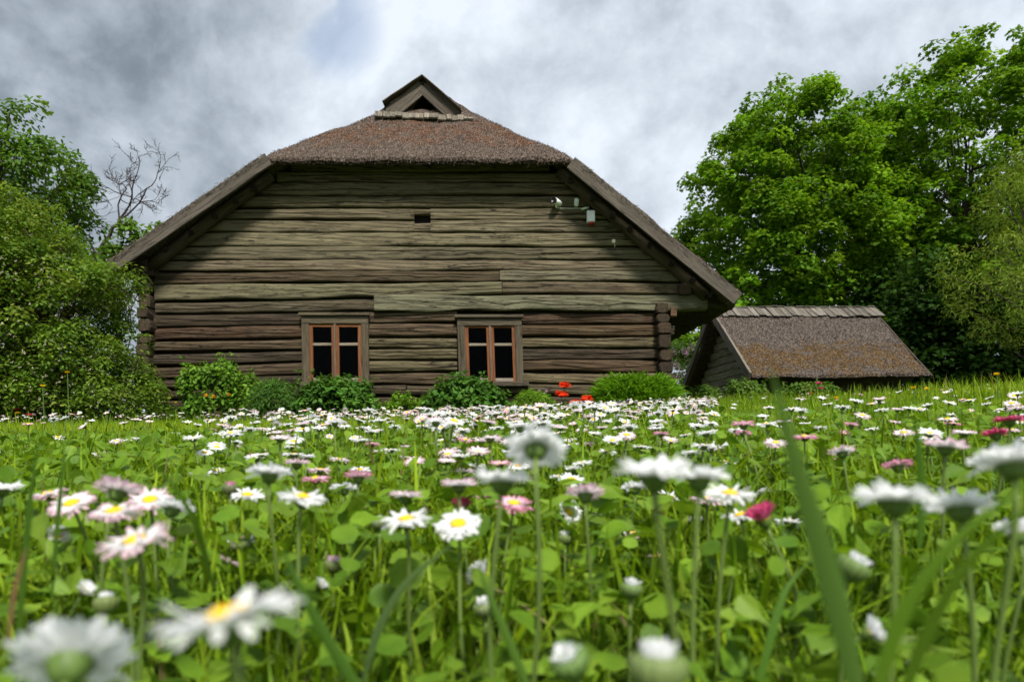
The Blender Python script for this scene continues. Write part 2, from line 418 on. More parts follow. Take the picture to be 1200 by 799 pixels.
# frayed reed tips above the boards (part of the thatch)
mb = MB()
for a, b in ((rl, rlt), (rr, rrt)):
    n = 4200; t = R.uniform(0, 1, n)[:, None]
    Pn = a + (b - a) * t + np.stack([R.normal(size=n) * .006, R.uniform(-.085, .25, n), R.uniform(-.085, -.012, n)], 1)
    d = (a - b) / np.linalg.norm(a - b)
    c = np.array(SC)[R.integers(0, len(SC), n)] * R.uniform(.6, 1.2, n)[:, None]
    mb.leaves(Pn, R.normal(size=(n, 3)), R.uniform(.02, .05, n), [(-.1, -.06, 0), (.5, -.05, .0), (1, 0, .0), (.5, .05, .0), (-.1, .06, 0)], c, along=d + R.normal(size=(n, 3)) * .16 + np.array([0, -.15, 0]))
sub(mb.build('reed_fringe', mat_thatch('reed', .2), house), roof)

# gable rafters beside the wall
for (a, b) in (((318, 205), (176, 313)), ((655, 200), (828, 345))):
    mb = MB(); p0 = P(*a, YW - .12); p1 = P(*b, YW - .12)
    ts = np.linspace(0, 1, 9)[:, None]; pts = p0 + (p1 - p0) * ts + R.normal(size=(9, 3)) * .006
    mb.tube(pts, .085 + R.normal(size=9) * .004, 10, (.085, .07, .045)); mb.build('gable_rafter', M_DARKWOOD, house, smooth=True)
# purlin ends and soffit boards under the rakes
for a, b in ((rl, rlt), (rr, rrt)):
    d = b - a; L = np.linalg.norm(d); d /= L; up = np.array([-d[2], 0, d[0]]); up = up if up[2] > 0 else -up
    k = 0; s_ = .25
    while s_ < L - .1:
        c = a + d * s_ - up * .26
        mb = MB(); mb.tube([c + np.array([0, .11, .03]), c + np.array([0, .5, .03])], [.034 + R.uniform(-.008, .008)] * 2, 8, (.03, .024, .018)); mb.build('roof_lath', M_DARKWOOD, house)
        s_ += R.uniform(.3, .42)

# smoke vent gablet at the ridge end
mb = MB()
yv = YG - .07
A0 = P(495.5, 101.5, yv)
for (q, cc) in (((456.5, 134.5), (.145, .132, .118)), ((534, 137), (.11, .10, .09))):
    B0 = P(*q, yv)
    mb.beam(A0 + np.array([0, 0, .0]), B0, (0, 0, 1), .035, .205, .005, 4, .002, cc)
mb2 = MB()
for (q, cc) in (((449, 121.5), (.10, .085, .07)), ((540, 130), (.085, .07, .06))):
    a = P(495.5, 90.8, yv - .02); B0 = P(*q, yv - .02)
    mb2.beam(a, B0, (0, 0, 1), .16, .018, .004, 4, .003, cc)
gab = mb.build('gablet_board', M_BOARD, house); sub(mb2.build('ridge_capping', M_BOARD, house), gab)
mb = MB()
for a, b, rr_ in (((487, 118), (478, 134), .03), ((509, 117), (516, 137), .03)):
    mb = MB(); mb.tube([P(*a, yv + .12), P(*b, yv + .12)], rr_, 8, (.12, .1, .05))
    sub(mb.build('inner_pole', M_DARKWOOD, house), gab)
mb = MB()
x = 439.0; k = 0
while x < 549:
    w = R.uniform(6, 11.5); yy = 133.2 + (x - 439) * .052 + R.normal() * .5
    c0 = P(x + w / 2, yy - 2.2, yv - .04 + R.uniform(-.012, .012)); c1 = P(x + w / 2 + R.normal() * .5, yy + 3.2 + R.normal() * .5, yv - .2)
    mb.beam(c0, c1, (0, 0, 1), w / F * yv * .97, .026, .004, 1, .003, np.array((.25, .235, .21)) * R.uniform(.7, 1.15))
    x += w
mb.build('gablet_shingles', M_BOARD, house)

# -------- walls
# rows: (top px, bottom px at left end, top, bottom at right end, colour, x-splits)
GREY = (.225, .20, .135); GRN = (.20, .195, .14); BRN = (.125, .096, .06); DRK = (.08, .062, .041); OLV = (.19, .168, .10); RED = (.115, .076, .046)
rows = [(184, 190, OLV), (190, 202, OLV), (202, 214, OLV), (214, 229, OLV), (229, 244, OLV), (244, 258, GREY), (258, 272.5, GREY), (272.5, 289, GREY), (289, 304.7, GREY), (304.7, 317.5, GREY)]
def roof_inner(z, side):
    # x where the underside of the roof meets height z
    zz = z + .15
    if side < 0: return float(np.interp(zz, [RZ[0], RZ[1], RZ[2]], [RX[0], RX[1], RX[2]]))
    return float(np.interp(zz, [RZ[4], RZ[3], RZ[2]], [RX[4], RX[3], RX[2]]))
def log(mb, x0, x1, zl0, zl1, zr0, zr1, yface, col, rnd=.05, thick=.16, amp=1.0):
    """one hewn log; z bottom/top given at both ends"""
    L = x1 - x0; n = max(2, int(L / .09)); sd = int(R.integers(1e6)); na = SN(sd, 8, .25, 2.5); nb = SN(sd + 1, 8, .25, 2.5); nc = SN(sd + 2, 8, .3, 4)
    t = np.linspace(0, 1, n + 1); x = x0 + L * t
    q = np.stack([x, 0 * x, 0 * x], 1)
    zb = zl0 + (zr0 - zl0) * t + .006 * amp * na(q); zt = zl1 + (zr1 - zl1) * t + .006 * amp * nb(q)
    yf_ = yface + .007 * amp * nc(q)
    T = np.array([0.0, .04, .13, .5, .88, .96, 1.0]); I = (np.array([1.0, .5, .12, .0, .10, .42, 1.0]) if rnd > .04 else np.array([1.0, .3, .03, .0, .02, .25, 1.0])) * rnd
    hgt = max(.03, (zl1 - zl0)); cw = .006 / hgt
    f0 = R.uniform(.33, .45); f1 = R.uniform(.6, .7); cr = []
    T = np.concatenate([T[:3], [f0 - cw, f0, f0 + cw], [(f0 + f1) / 2], [f1 - cw, f1, f1 + cw], T[4:]]); I = np.concatenate([I[:3], [0] * 7, I[4:]])
    def run():      # where along the log the drying crack is open
        w_ = np.zeros(n + 1)
        for _ in range(max(1, int(L / 2.2))):
            c_ = R.uniform(0, 1); l_ = R.uniform(.25, 1.3) / L; w_ = np.maximum(w_, np.clip(1.3 - np.abs(t - c_) / l_, 0, 1))
        return w_
    r0_, r1_ = (run() if R.uniform() < .8 else 0 * t), (run() if R.uniform() < .45 else 0 * t)
    wv = np.zeros((n + 1, len(T))); wv[:, 3:6] = (.05 * na(q * 1.7))[:, None]; wv[:, 7:10] = (.04 * nb(q * 1.9))[:, None]
    dp = np.zeros((n + 1, len(T))); dp[:, 4] = .028 * r0_; dp[:, 8] = .022 * r1_
    k = len(T) + 2
    V = np.zeros((n + 1, k, 3)); W = np.zeros_like(V); off = R.uniform(0, 60, 3)
    for j in range(len(T)):
        V[:, j, 0] = x; V[:, j, 1] = yf_ + I[j] + dp[:, j] + .003 * amp * np.sin(7 * x + j * 1.3 + sd); V[:, j, 2] = zb + (zt - zb) * (T[j] + wv[:, j])
    for j, zz in ((k - 2, zt), (k - 1, zb)):
        V[:, j, 0] = x; V[:, j, 1] = yface + thick; V[:, j, 2] = zz
    W[:] = V; W[..., 1] -= YW; W += off
    i = np.arange((n + 1) * k).reshape(n + 1, k); j2 = np.roll(np.arange(k), -1)
    Fq = np.stack([i[:-1], i[1:], i[1:][:, j2], i[:-1][:, j2]], -1).reshape(-1, 4)
    mb.add(V.reshape(-1, 3), [Fq, np.array([list(i[0])]), np.array([list(i[-1][::-1])])], col, W.reshape(-1, 3))
def jit(c, s=.16): return np.array(c) * R.uniform(1 - s, 1 + s) * (1 + R.normal(size=3) * .02)

GAP = .010
mb = MB()
yg_face = YW - .035
for (pt, pb, c) in rows:
    zt, zb = wz(pt) - GAP, wz(pb) + GAP * .2
    zm = (zt + zb) / 2
    xl = roof_inner(zm, -1) + .12; xr = roof_inner(zm, 1) - .12
    xl = max(xl, wx(172)); xr = min(xr, wx(835))
    # the small square hole near the top
    spans = [(xl, xr)]
    if pt < 262 and pb > 252:
        spans = [(xl, wx(485.5)), (wx(505), xr)]
    for a, b in spans: log(mb, a, b, zb, zt, zb, zt, yg_face, jit(c), rnd=.032)
    if len(spans) == 2:      # short pieces above or below the hole
        if pb == 258: log(mb, wx(485.5) + .002, wx(505) - .002, wz(251), zt, wz(251), zt, yg_face, jit(c), rnd=.02)
        else: log(mb, wx(485.5) + .002, wx(505) - .002, zb, wz(263), zb, wz(263), yg_face, jit(c), rnd=.02)
def row2(mb, x0, x1, l, r, c, yface=yg_face, rnd=.03, amp=1.0):
    """log between px x0..x1; l and r are (top, bottom) px at the ends"""
    log(mb, wx(x0), wx(x1), wz(l[1]) + GAP * .2, wz(l[0]) - GAP, wz(r[1]) + GAP * .2, wz(r[0]) - GAP, yface, jit(c, .1), rnd, .15, amp)
row2(mb, 182, 585, (319, 333), (316.5, 329.5), BRN)
row2(mb, 585.7, 812, (316.5, 329.5), (317, 331), GRN)
row2(mb, 182, 588, (334, 353), (329.5, 344.5), (.235, .22, .15))
row2(mb, 588.7, 818, (329.5, 344.5), (331, 345), (.19, .155, .105))
row2(mb, 439.5, 828, (346.5, 364.5), (345, 364), (.235, .228, .165), YW - .06, .02, 1.4)
gable = mb.build('gable_wall', M_LOG, house, smooth=False)
for p in gable.data.polygons: pass

mb = MB()
yl = YW
row2(mb, 182, 438.7, (354, 368), (348.5, 363.5), (.13, .11, .075), yl, .045)
WL = (354.5, 432.5); WR = (535.8, 611.5)
low = [((368.5, 383), (364.5, 378.5), 'a'), ((383.5, 399), (379, 393.5), 'b'), ((400, 413.5), (394, 407.5), 'c'), ((414, 429), (408, 421.5), 'd'), ((429.5, 443), (422, 435.5), 'e'),
       ((443.5, 456), (436, 449.5), 'f'), ((456.5, 468), (450, 463), 'g'), ((468.5, 481), (463.5, 476), 'h'), ((481.5, 494), (476.5, 489), 'h')]
lc = {'a': [DRK, BRN, RED], 'b': [RED, BRN, (.13, .085, .045)], 'c': [BRN, OLV, OLV], 'd': [DRK, OLV, DRK], 'e': [BRN, OLV, RED], 'f': [DRK, BRN, OLV], 'g': [DRK, DRK, BRN], 'h': [DRK, DRK, DRK]}
def lerp2(l, r, x0, x1, x):
    t = (x - 182) / (440 - 182); t = min(1, max(0, t)); return (l[0] + (r[0] - l[0]) * t, l[1] + (r[1] - l[1]) * t)
for l, r, k in low:
    cs = lc[k]
    segs = [(180, WL[0]), (WL[1], WR[0]), (WR[1], 772)]
    if l[0] > 455: segs = [(180, WR[0] - 60), (WR[0] - 59, 772)]; cs = [cs[0], cs[2]]
    for (a, b), c in zip(segs, cs):
        row2(mb, a, b, lerp2(l, r, 0, 0, a), lerp2(l, r, 0, 0, b), c, yl, .05, 1.3)
# dark backing that closes the joints (leaves the window openings free)
zb0, zt0 = wz(494), wz(347)
bx = [wx(176), wx(WL[0]) + .06, wx(WL[1]) - .06, wx(WR[0]) + .06, wx(WR[1]) - .06, wx(774)]
for i_ in (0, 2, 4): mb.box(bx[i_], bx[i_ + 1], YW + .09, YW + .13, zb0, zt0, (.02, .016, .012))
for i_ in (1, 3): mb.box(bx[i_] - .001, bx[i_ + 1] + .001, YW + .092, YW + .128, zb0, wz(449), (.02, .016, .012)); mb.box(bx[i_] - .001, bx[i_ + 1] + .001, YW + .092, YW + .128, wz(374), zt0, (.02, .016, .012))
mb.build('front_wall', M_LOG, house)
# backing of the gable triangle
mb = MB()
gp = [(wx(176), zt0), (wx(830), zt0 + .0)]
pts = [(wx(185), zt0), (wx(826), zt0)] + [(x, float(min(roof_main(np.array(x)) - .19, hip(YW) - .19))) for x in np.linspace(rr[0] - .2, rl[0] + .2, 40)]
pts = [p for p in pts if p[1] >= zt0 - 1e-6]
n = len(pts)
V = [(x, YW + .06, z) for x, z in pts] + [(x, YW + .10, z) for x, z in pts]
mb.add(V, [tuple(range(n)), tuple(range(2 * n - 1, n - 1, -1))] + [(i, i + n, (i + 1) % n + n, (i + 1) % n) for i in range(n)], (.02, .016, .012))
mb.build('gable_backing', M_DARK, house)
mb = MB(); mb.box(wx(485.5) - .02, wx(505) + .02, YW + .05, YW + .058, wz(263) - .02, wz(251) + .02, (.012, .01, .01)); mb.build('smoke_hole_shade', M_DARK, house)  # near-black panel behind the opening; the hole's shade is its colour
mb = MB(); mb.box(wx(190), wx(760), YW + 1.3, YW + 1.36, .1, 2.0, (.02, .018, .015)); mb.box(wx(190), wx(760), YW + .16, YW + 1.3, 2.0, 2.06, (.02, .018, .015)); mb.box(wx(190), wx(760), YW + .16, YW + 1.3, .1, .16, (.02, .018, .015)); mb.build('dark_room', M_DARK, house)  # walls behind the panes; the room's darkness is put into their near-black colour

# side and back walls (log-built, seen only past the corners)
for sx, xw in ((-1, wx(172)), (1, wx(776))):
    mb = MB(); z = wz(494)
    zt_ = 2.35 if sx < 0 else 1.95
    while z < zt_:
        h = R.uniform(.16, .19); n = 24; yy = np.linspace(YW + .17, BACK - .3, n)
        pts = np.stack([np.full(n, xw - sx * .03), yy, np.full(n, z + h / 2)], 1) + R.normal(size=(n, 3)) * .004
        mb.tube(pts, h * .53, 9, jit(DRK, .3)); z += h
    mb.build('side_wall', M_DARKWOOD, house, smooth=True)
mb = MB(); z = wz(494)
while z < 3.8:
    h = .18; mb.tube([(max(wx(176), roof_inner(z + .3, -1)), BACK - .4, z + h / 2), (min(wx(774), roof_inner(z + .3, 1)), BACK - .4, z + h / 2)], h * .53, 8, jit(DRK, .3)); z += h
mb.build('back_wall', M_DARKWOOD, house)

# notched corner: side-wall log ends standing proud, front-wall ends passing the corner
def corner(xc_px, tops, side):
    mb = MB(); y0 = YW - .17
    for i, (a, b, dx, w) in enumerate(tops):
        cx = wx(xc_px + dx); z0, z1 = wz(b), wz(a); w_ = w / S; zc = (z0 + z1) / 2
        yb_ = y0 + R.uniform(-.03, .05)
        n = 12; V = []; W = []; off = R.uniform(0, 40, 3)
        for kk, (yy, sc) in enumerate(((yb_, .82), (yb_ + .02, 1.0), (YW + .3, 1.0))):
            for j in range(n):
                th = 2 * math.pi * j / n + .26; cth, sth = math.cos(th), math.sin(th)
                m_ = max(abs(cth), abs(sth)) ** .55
                rj = 1 + .05 * math.sin(j * 2.3 + i * 1.7)
                V.append((cx + cth / m_ * w_ / 2 * sc * rj, yy, zc + sth / m_ * (z1 - z0) / 2 * sc * rj)); W.append((yy + off[0], V[-1][0] + off[1], V[-1][2] + off[2]))
        Fq = [(r_ * n + j, r_ * n + (j + 1) % n, (r_ + 1) * n + (j + 1) % n, (r_ + 1) * n + j) for r_ in (0, 1) for j in range(n)] + [tuple(range(n - 1, -1, -1))]
        mb.add(V, Fq, jit((.075, .058, .04) if side < 0 else (.06, .043, .028), .35), W)
        # passing front log end
        if i % 2 == 0 or side < 0:
            xa, xb = (cx - .02, cx + side * (.13 + R.uniform(-.03, .06)))
            log(mb, min(xa, xb), max(xa, xb), z0 + .0, z1 - .0, z0, z1, YW + .02, jit(DRK, .3), .045)
    return mb.build('corner_joint', M_DARKWOOD, house)
corner(171.5, [(306, 325, 0, 21), (325, 346, .3, 19), (346, 362, 2.5, 14), (362, 375, 2.5, 13), (375, 391, 4, 15), (391, 404, 3, 14), (404, 419, 1.5, 13), (419, 430, 1, 15), (430, 442, 0, 17), (442, 456, 1, 15), (456, 474, 1, 15)], -1)
corner(774.5, [(356, 369, -.5, 15), (369, 380, .5, 15), (380, 393, 1.5, 16), (393, 410, 2, 15), (410, 424, 4, 15), (424, 438, 4, 16), (438, 452, 4, 15), (452, 476, 4, 15)], 1)
# plate beam end carrying the right eave, and the brace block at the rafter foot
mb = MB(); mb.beam(P(803, 338, YW - .16), P(803, 338, YW - .16) + np.array([0, .5, 0]), (0, 0, 1), .16, .15, .02, 2, .0, (.07, .052, .035))
mb.beam(P(812, 350, YW + .05), P(850, 356, YW + .05) + np.array([0, 0, .0]), (0, 0, 1), .14, .13, .015, 2, .0, (.05, .04, .028))
mb.beam(P(785, 366, YW - .03), P(792, 366, YW - .03), (0, 0, 1), .12, .13, .01, 1, 0, (.14, .085, .05))
mb.build('eave_beam', M_DARKWOOD, house)
mb = MB(); mb.beam(P(172, 316, YW - .15), P(172, 316, YW - .15) + np.array([0, 9, 0]), (0, 0, 1), .17, .16, .02, 3, .0, (.07, .055, .038)); mb.build('eave_beam', M_DARKWOOD, house)

# windows
def window(x0, x1, ytop, ybot, gl, gr, gt, gm, gb, lean, fcol, scol, sill):
    xl, xr = wx(x0), wx(x1); zt, zb = wz(ytop), wz(ybot)
    root = MB(); yf_ = YW - .045
    dx = lean / S
    def pt(px, py, y): 
        t = (py - ytop) / (ybot - ytop); return np.array([wx(px) + dx * t, y, wz(py)])
    def bar(mb, a, b, w, th, y, col, j=.0): mb.beam(pt(*a, y), pt(*b, y), (0, -1, 0), w / S, th, .004, 3, j, col)
    mb = root
    fw = 8.6
    bar(mb, (x0 + fw / 2, ytop + 4.5), (x0 + fw / 2, ybot), fw, .05, yf_ - .002, np.array(fcol) * .95)
    bar(mb, (x1 - fw / 2, ytop + 4.5), (x1 - fw / 2, ybot), fw, .05, yf_ - .002, np.array(fcol) * 1.05)
    bar(mb, (x0 + .4, ytop + 8.7), (x1 - .4, ytop + 8.7), 8.4, .045, yf_ - .010, np.array(fcol) * 1.0)
    mb.beam(pt(x0 - 2.4, ytop + 2.2, yf_ - .03), pt(x1 + 2.2, ytop + 2.2, yf_ - .03), (0, 0, 1), .075, 3.2 / S, .004, 4, .001, np.array(fcol) * 1.1)
    fr = mb.build('window', M_BOARD, house)
    # reveal boards
    mb = MB()
    for px in (x0 + fw - 1, x1 - fw + 1):
        mb = MB(); mb.beam(pt(px, ytop + 8, YW + .06), pt(px, ybot, YW + .06), (0, -1, 0), .018, .15, .003, 1, 0, np.array(fcol) * .7)
        sub(mb.build('reveal', M_BOARD, house), fr)
    mb = MB(); ys_ = YW - .035
    sw = 4.2
    inn0, inn1 = x0 + fw - .3, x1 - fw + .3
    s0, s1 = ytop + 12.7, ybot - .5
    xm = (gl[1] + gr[0]) / 2
    for (a, b, g) in ((inn0, xm - .15, gl), (xm + .15, inn1, gr)):
        bar(mb, ((a + g[0]) / 2, s0), ((a + g[0]) / 2, s1), g[0] - a, .045, ys_, scol)
        bar(mb, ((b + g[1]) / 2, s0), ((b + g[1]) / 2, s1), b - g[1], .045, ys_, np.array(scol) * (1.0 if b < xm + 1 else 1.15))
        bar(mb, (a + .3, (s0 + gt) / 2), (b - .3, (s0 + gt) / 2), gt - s0, .041, ys_ + .002, np.array(scol) * 1.25)
        bar(mb, (a + .3, (s1 + gb) / 2), (b - .3, (s1 + gb) / 2), s1 - gb, .041, ys_ + .002, (.30, .27, .25))
        bar(mb, (g[0] - .5, gm), (g[1] + .5, gm), 3.2, .03, ys_ + .004, (.27, .24, .21))
    bar(mb, (xm, s0 + .5), (xm, s1), 2.6, .02, ys_ - .03, (.16, .115, .085))
    sub(mb.build('sash', M_SASH, house), fr)
    for g in (gl, gr):
        for (a, b) in ((gt - .5, gm), (gm, gb + .5)):
            mb = MB(); q = [pt(g[0] - .6, b, ys_ + .012), pt(g[1] + .6, b, ys_ + .012), pt(g[1] + .6, a, ys_ + .012), pt(g[0] - .6, a, ys_ + .012)]
            V = q + [p + np.array([0, .003, 0]) for p in q]
            mb.add(V, [(0, 1, 2, 3), (7, 6, 5, 4), (0, 4, 5, 1), (1, 5, 6, 2), (2, 6, 7, 3), (3, 7, 4, 0)], (.1, .1, .1)); sub(mb.build('pane', M_GLASS, house), fr)
    mb = MB(); mb.beam(pt(sill[0], ybot + 2.5, yf_ - .02), pt(sill[1], ybot + 2.5, yf_ - .02), (0, 0, 1), .12, 5 / S, .006, 3, .001, np.array(fcol) * .9)
    sub(mb.build('sill', M_BOARD, house), fr)
window(354.8, 432.5, 367, 448, (367.3, 389.2), (398, 420), 384, 403.8, 443, 1.0, (.115, .10, .07), (.19, .078, .034), (353, 434))
window(535.8, 611, 369.5, 448, (548.4, 569.3), (578.2, 599), 385, 404.2, 443.2, 2.6, (.10, .088, .066), (.19, .075, .033), (560, 617))

# ------------------------------------------------------------------ fittings on the gable
yF = YW - .04
def fit(name, c, label, cat): return thing(name, c, label, cat)
c = P(651, 237, yF - .05); t = fit('security_camera', c, 'small white bullet security camera with black lens on the gable logs', 'camera')
d = np.array([-.55, -.8, .06]); d /= np.linalg.norm(d)
mb = MB(); mb.lathe([(.0, -.085), (.036, -.08), (.043, -.06), (.044, .06), (.040, .065)], c + np.array([.02, 0, .0]), d, 20, (.75, .78, .74)); mb.build('housing', M_PAINT, t, smooth=True)
mb = MB(); mb.lathe([(.041, .0), (.043, .03), (.034, .036), (.03, .02), (.005, .015)], c + np.array([.02, 0, 0]) + d * .064, d, 20, (.015, .015, .016)); mb.build('lens', M_BLACK, t, smooth=True)
mb = MB(); mb.tube([c + np.array([.01, .0, -.035]), c + np.array([.01, .01, -.07]), P(654, 243, yF + .02)], [.02, .012, .016], 10, (.6, .66, .5)); mb.build('bracket', M_PAINT, t, smooth=True)
mb = MB(); mb.tube([P(654, 244, yF - .005), P(668, 244.3, yF - .012), P(682, 244.2, yF - .008)], .005, 6, (.6, .6, .55)); mb.build('cable', M_PAINT, t)
def rounded_box(mb, c, w, h, dpt, r, col, mi=0):
    pr = []
    for (sx, sz, a0) in ((1, 1, 0), (-1, 1, 90), (-1, -1, 180), (1, -1, 270)):
        for k in range(5):
            a = rad(a0 + k * 22.5); pr.append((sx * (w / 2 - r) + r * math.cos(a), sz * (h / 2 - r) + r * math.sin(a)))
    n = len(pr); V = []
    for (yy, s_) in ((0, 1), (-dpt * .8, 1), (-dpt, .86)): V += [(c[0] + x * s_, c[1] + yy, c[2] + z * s_) for x, z in pr]
    Fq = [(r_ * n + (j + 1) % n, r_ * n + j, (r_ + 1) * n + j, (r_ + 1) * n + (j + 1) % n) for r_ in (0, 1) for j in range(n)] + [tuple(range(2 * n, 3 * n))[::-1], tuple(range(n))]
    mb.add(V, Fq, col, None, mi)
c = P(675.3, 238, yF); t = fit('motion_sensor', c, 'pale rounded motion sensor between the security camera and the siren', 'sensor')
mb = MB(); rounded_box(mb, c, .062, .115, .05, .028, (.62, .7, .58)); mb.build('housing', M_PAINT, t)
mb = MB(); rounded_box(mb, c + np.array([0, -.048, -.022]), .04, .04, .008, .012, (.5, .55, .48)); mb.build('lens_window', M_PAINT, t)
c = P(686, 244, yF); t = fit('cable_clamp', c, 'short pale cable clamp just above the white siren box', 'clamp')
mb = MB(); mb.tube([P(682, 244.8, yF - .02), P(690, 243.4, yF - .02)], .016, 10, (.5, .56, .44)); mb.build('sleeve', M_PAINT, t, smooth=True)
mb = MB(); mb.beam(P(681, 245.5, yF - .008), P(684.5, 244.8, yF - .008), (0, 0, 1), .03, .03, .004, 1, 0, (.42, .46, .38)); mb.build('foot', M_PAINT, t)
c = P(692, 255.2, yF); t = fit('alarm_siren', c, 'white alarm siren box with red lamp at its base under the right rake', 'alarm')
mb = MB(); rounded_box(mb, c, .112, .165, .08, .014, (.72, .76, .74)); mb.build('housing', M_PAINT, t)
mb = MB(); mb.lathe([(.0, 0), (.04, .0), (.042, .02), (.03, .032), (.0, .036)], c + np.array([.008, -.04, -.078]), (0, 0, -1), 14, (.3, .01, .015)); mb.build('red_lamp', M_PAINT, t, smooth=True)
c = P(718.8, 283.2, yF); t = fit('contact_box', c, 'tiny pale contact box with hanging wire below the siren', 'box')
mb = MB(); rounded_box(mb, c, .045, .05, .03, .006, (.6, .6, .42)); mb.build('housing', M_PAINT, t)
mb = MB(); mb.tube([c + np.array([.005, -.012, -.024]), c + np.array([.018, -.012, -.05]), c + np.array([.02, -.01, -.075])], .004, 6, (.5, .5, .42)); mb.build('wire', M_PAINT, t)

# ================================================================== SHED
def shed():
    Yf, Ym = 12.0, 14.36; Yb = 2 * Ym - Yf
    x0 = 4.2; x1f, x1m = 7.34, 7.58
    ze = P(0, 438.5, Yf)[2]; za = P(0, 362.5, Ym)[2]
    o = np.array([5.8, 13.5, float(gz(5.8, 13.5))]); t = thing('shed', o, 'small low shed with mossy thatched roof and grey ridge boards', 'shed')
    mb = MB()
    def fn_front(u, v): return None
    nu, nv = 60, 44; lum = SN(21, 12, .4, 2.5); fz = SN(22, 14, 4, 14)
    for s_ in (0, 1):
        V = []
        for j in range(nv + 1):
            b = j / nv; yy = (Yf + (Ym - Yf) * b) if s_ == 0 else (Yb + (Ym - Yb) * b)
            xe = x1f + (x1m - x1f) * b
            for i in range(nu + 1):
                a = i / nu; z = ze + (za - ze) * b - .05 * math.sin(math.pi * b)
                V.append((x0 + .02 + (xe - x0 - .02) * a, yy, z))
        V = np.array(V); V[:, 2] += .016 * lum(V) + .006 * fz(V)
        n = len(V); i = np.arange(n).reshape(nv + 1, nu + 1)
        q = np.stack([i[:-1, :-1], i[:-1, 1:], i[1:, 1:], i[1:, :-1]], -1).reshape(-1, 4)
        bot = V - np.array([0, 0, .16])
        bot[:, 2] += .11 * (1 - smooth(0, .25, np.repeat(np.arange(nv + 1) / nv, nu + 1)))
        rim = lambda a_: np.stack([a_[:-1] + n, a_[1:] + n, a_[1:], a_[:-1]], -1)
        mb.add(np.concatenate([V, bot]), [q, q[:, ::-1] + n, rim(i[0]), rim(i[-1]), rim(i[:, 0]), rim(i[:, -1])], (.095, .078, .067))
    # straw litter
    n = 6500; a = R.uniform(0, 1, n); b = R.uniform(0, 1, n)
    xx = x0 + (x1f + (x1m - x1f) * b - x0) * a; yy = Yf + (Ym - Yf) * b; zz = ze + (za - ze) * b - .05 * np.sin(np.pi * b)
    Pn = np.stack([xx, yy, zz], 1); Pn[:, 2] += .016 * lum(Pn) + R.uniform(-.004, .012, n)
    cs = np.array([(.125, .105, .092), (.06, .048, .04), (.18, .155, .138), (.05, .038, .028)])[R.integers(0, 4, n)] * R.uniform(.6, 1.3, n)[:, None]
    sl = (za - ze) / (Ym - Yf); N = np.tile([0, -sl, 1.], (n, 1)) + R.normal(size=(n, 3)) * .4
    mb.leaves(Pn, N, R.uniform(.035, .075, n), [(-.1, -.07, 0), (.5, -.06, .02), (1, 0, .05), (.5, .06, .02), (-.1, .07, 0)], cs, along=np.tile([0, -1, -sl], (n, 1)) + R.normal(size=(n, 3)) * .3 + np.array([0, 0, .3]))
    mb.build('thatched_roof', mat_thatch('shed_thatch', .7, (.10, .056, .012), zlo=1.1 - o[2], zhi=1.8 - o[2], gs=.55), t)
    # ridge boards
    mb = MB(); x = x0 - .02; sl = (za - ze) / (Ym - Yf)
    while x < x1m + .02:
        w = R.uniform(.105, .165)
        for sgn in (-1, 1):
            L = .45 + R.normal() * .02
            p0 = np.array([x + w / 2, Ym + sgn * -.03, za + .055 + R.normal() * .006]); dvec = np.array([R.normal() * .02 + (.10 if sgn < 0 else 0), sgn * 1.0, -sl]); dvec /= np.linalg.norm(dvec)
            mb.beam(p0, p0 + dvec * L, (0, 0, 1), w * .96, .014, .003, 1, .003, np.array((.20, .192, .182)) * R.uniform(.65, 1.15))
        x += w
    mb.build('ridge_boards', M_BOARD, t)
    # rake boards on the near gable
    for (ye, dark) in ((Yf - .03, 1.0), (Yb + .03, .8)):
        mb = MB(); a = np.array([x0 - .03, Ym, za - .03]); b = np.array([x0 - .03, ye, ze - .045]); mb.beam(a, b, (0, 0, 1), .045, .17, .005, 5, .003, np.array((.2, .19, .175)) * dark); mb.build('bargeboard', M_BOARD, t)
        mb = MB(); a = np.array([x1m + .02, Ym, za - .05]); b = np.array([x1f + .02, ye, ze - .05]); mb.beam(a, b, (0, 0, 1), .03, .07, .005, 4, .003, (.075, .062, .052)); mb.build('bargeboard', M_BOARD, t)
    # gable walls of planks
    gz_ = o[2] - .3
    for xg, sg in ((x0 + .28, -1), (x1f - .28, 1)):
        mb = MB(); z = gz_
        while z < za - .25:
            h = R.uniform(.13, .17); zm = z + h
            half = (Ym - Yf) * min(1, max(.02, (za - .2 - zm) / (za - ze))); half = min(half, Ym - Yf - .45)
            mb.beam((xg, Ym - half, z + h / 2), (xg, Ym + half, z + h / 2), (0, 0, 1), .06, h * .96, .012, 8, .003, jit((.31, .31, .235), .15)); z += h
        mb.box(xg - sg * .04 - .012, xg - sg * .04 + .012, Ym - (Ym - Yf - .6), Ym + (Ym - Yf - .6), gz_, ze + .08, (.02, .018, .015)); mb.build('gable_wall', M_LOG, t)
    # long walls of dark logs set back under the eaves, with post ends at the corners
    for yw in (Yf + .5, Yb - .5):
        mb = MB(); z = gz_
        while z < ze - .02:
            h = .16; mb.tube(np.stack([np.linspace(x0 + .2, x1f - .2, 12), np.full(12, yw), np.full(12, z + h / 2)], 1), h * .53, 9, jit((.05, .04, .03), .2)); z += h
        mb.build('long_wall', M_DARKWOOD, t)
    mb = MB(); z = gz_; 
    while z < ze - .22:
        h = .16; mb.beam((x0 + .30, Yf + .18, z + h / 2), (x0 + .30, Yf + .7, z + h / 2), (0, 0, 1), .15, h * .95, .02, 1, 0, jit((.06, .05, .036), .3)); z += h
    mb.build('corner_joint', M_DARKWOOD, t)
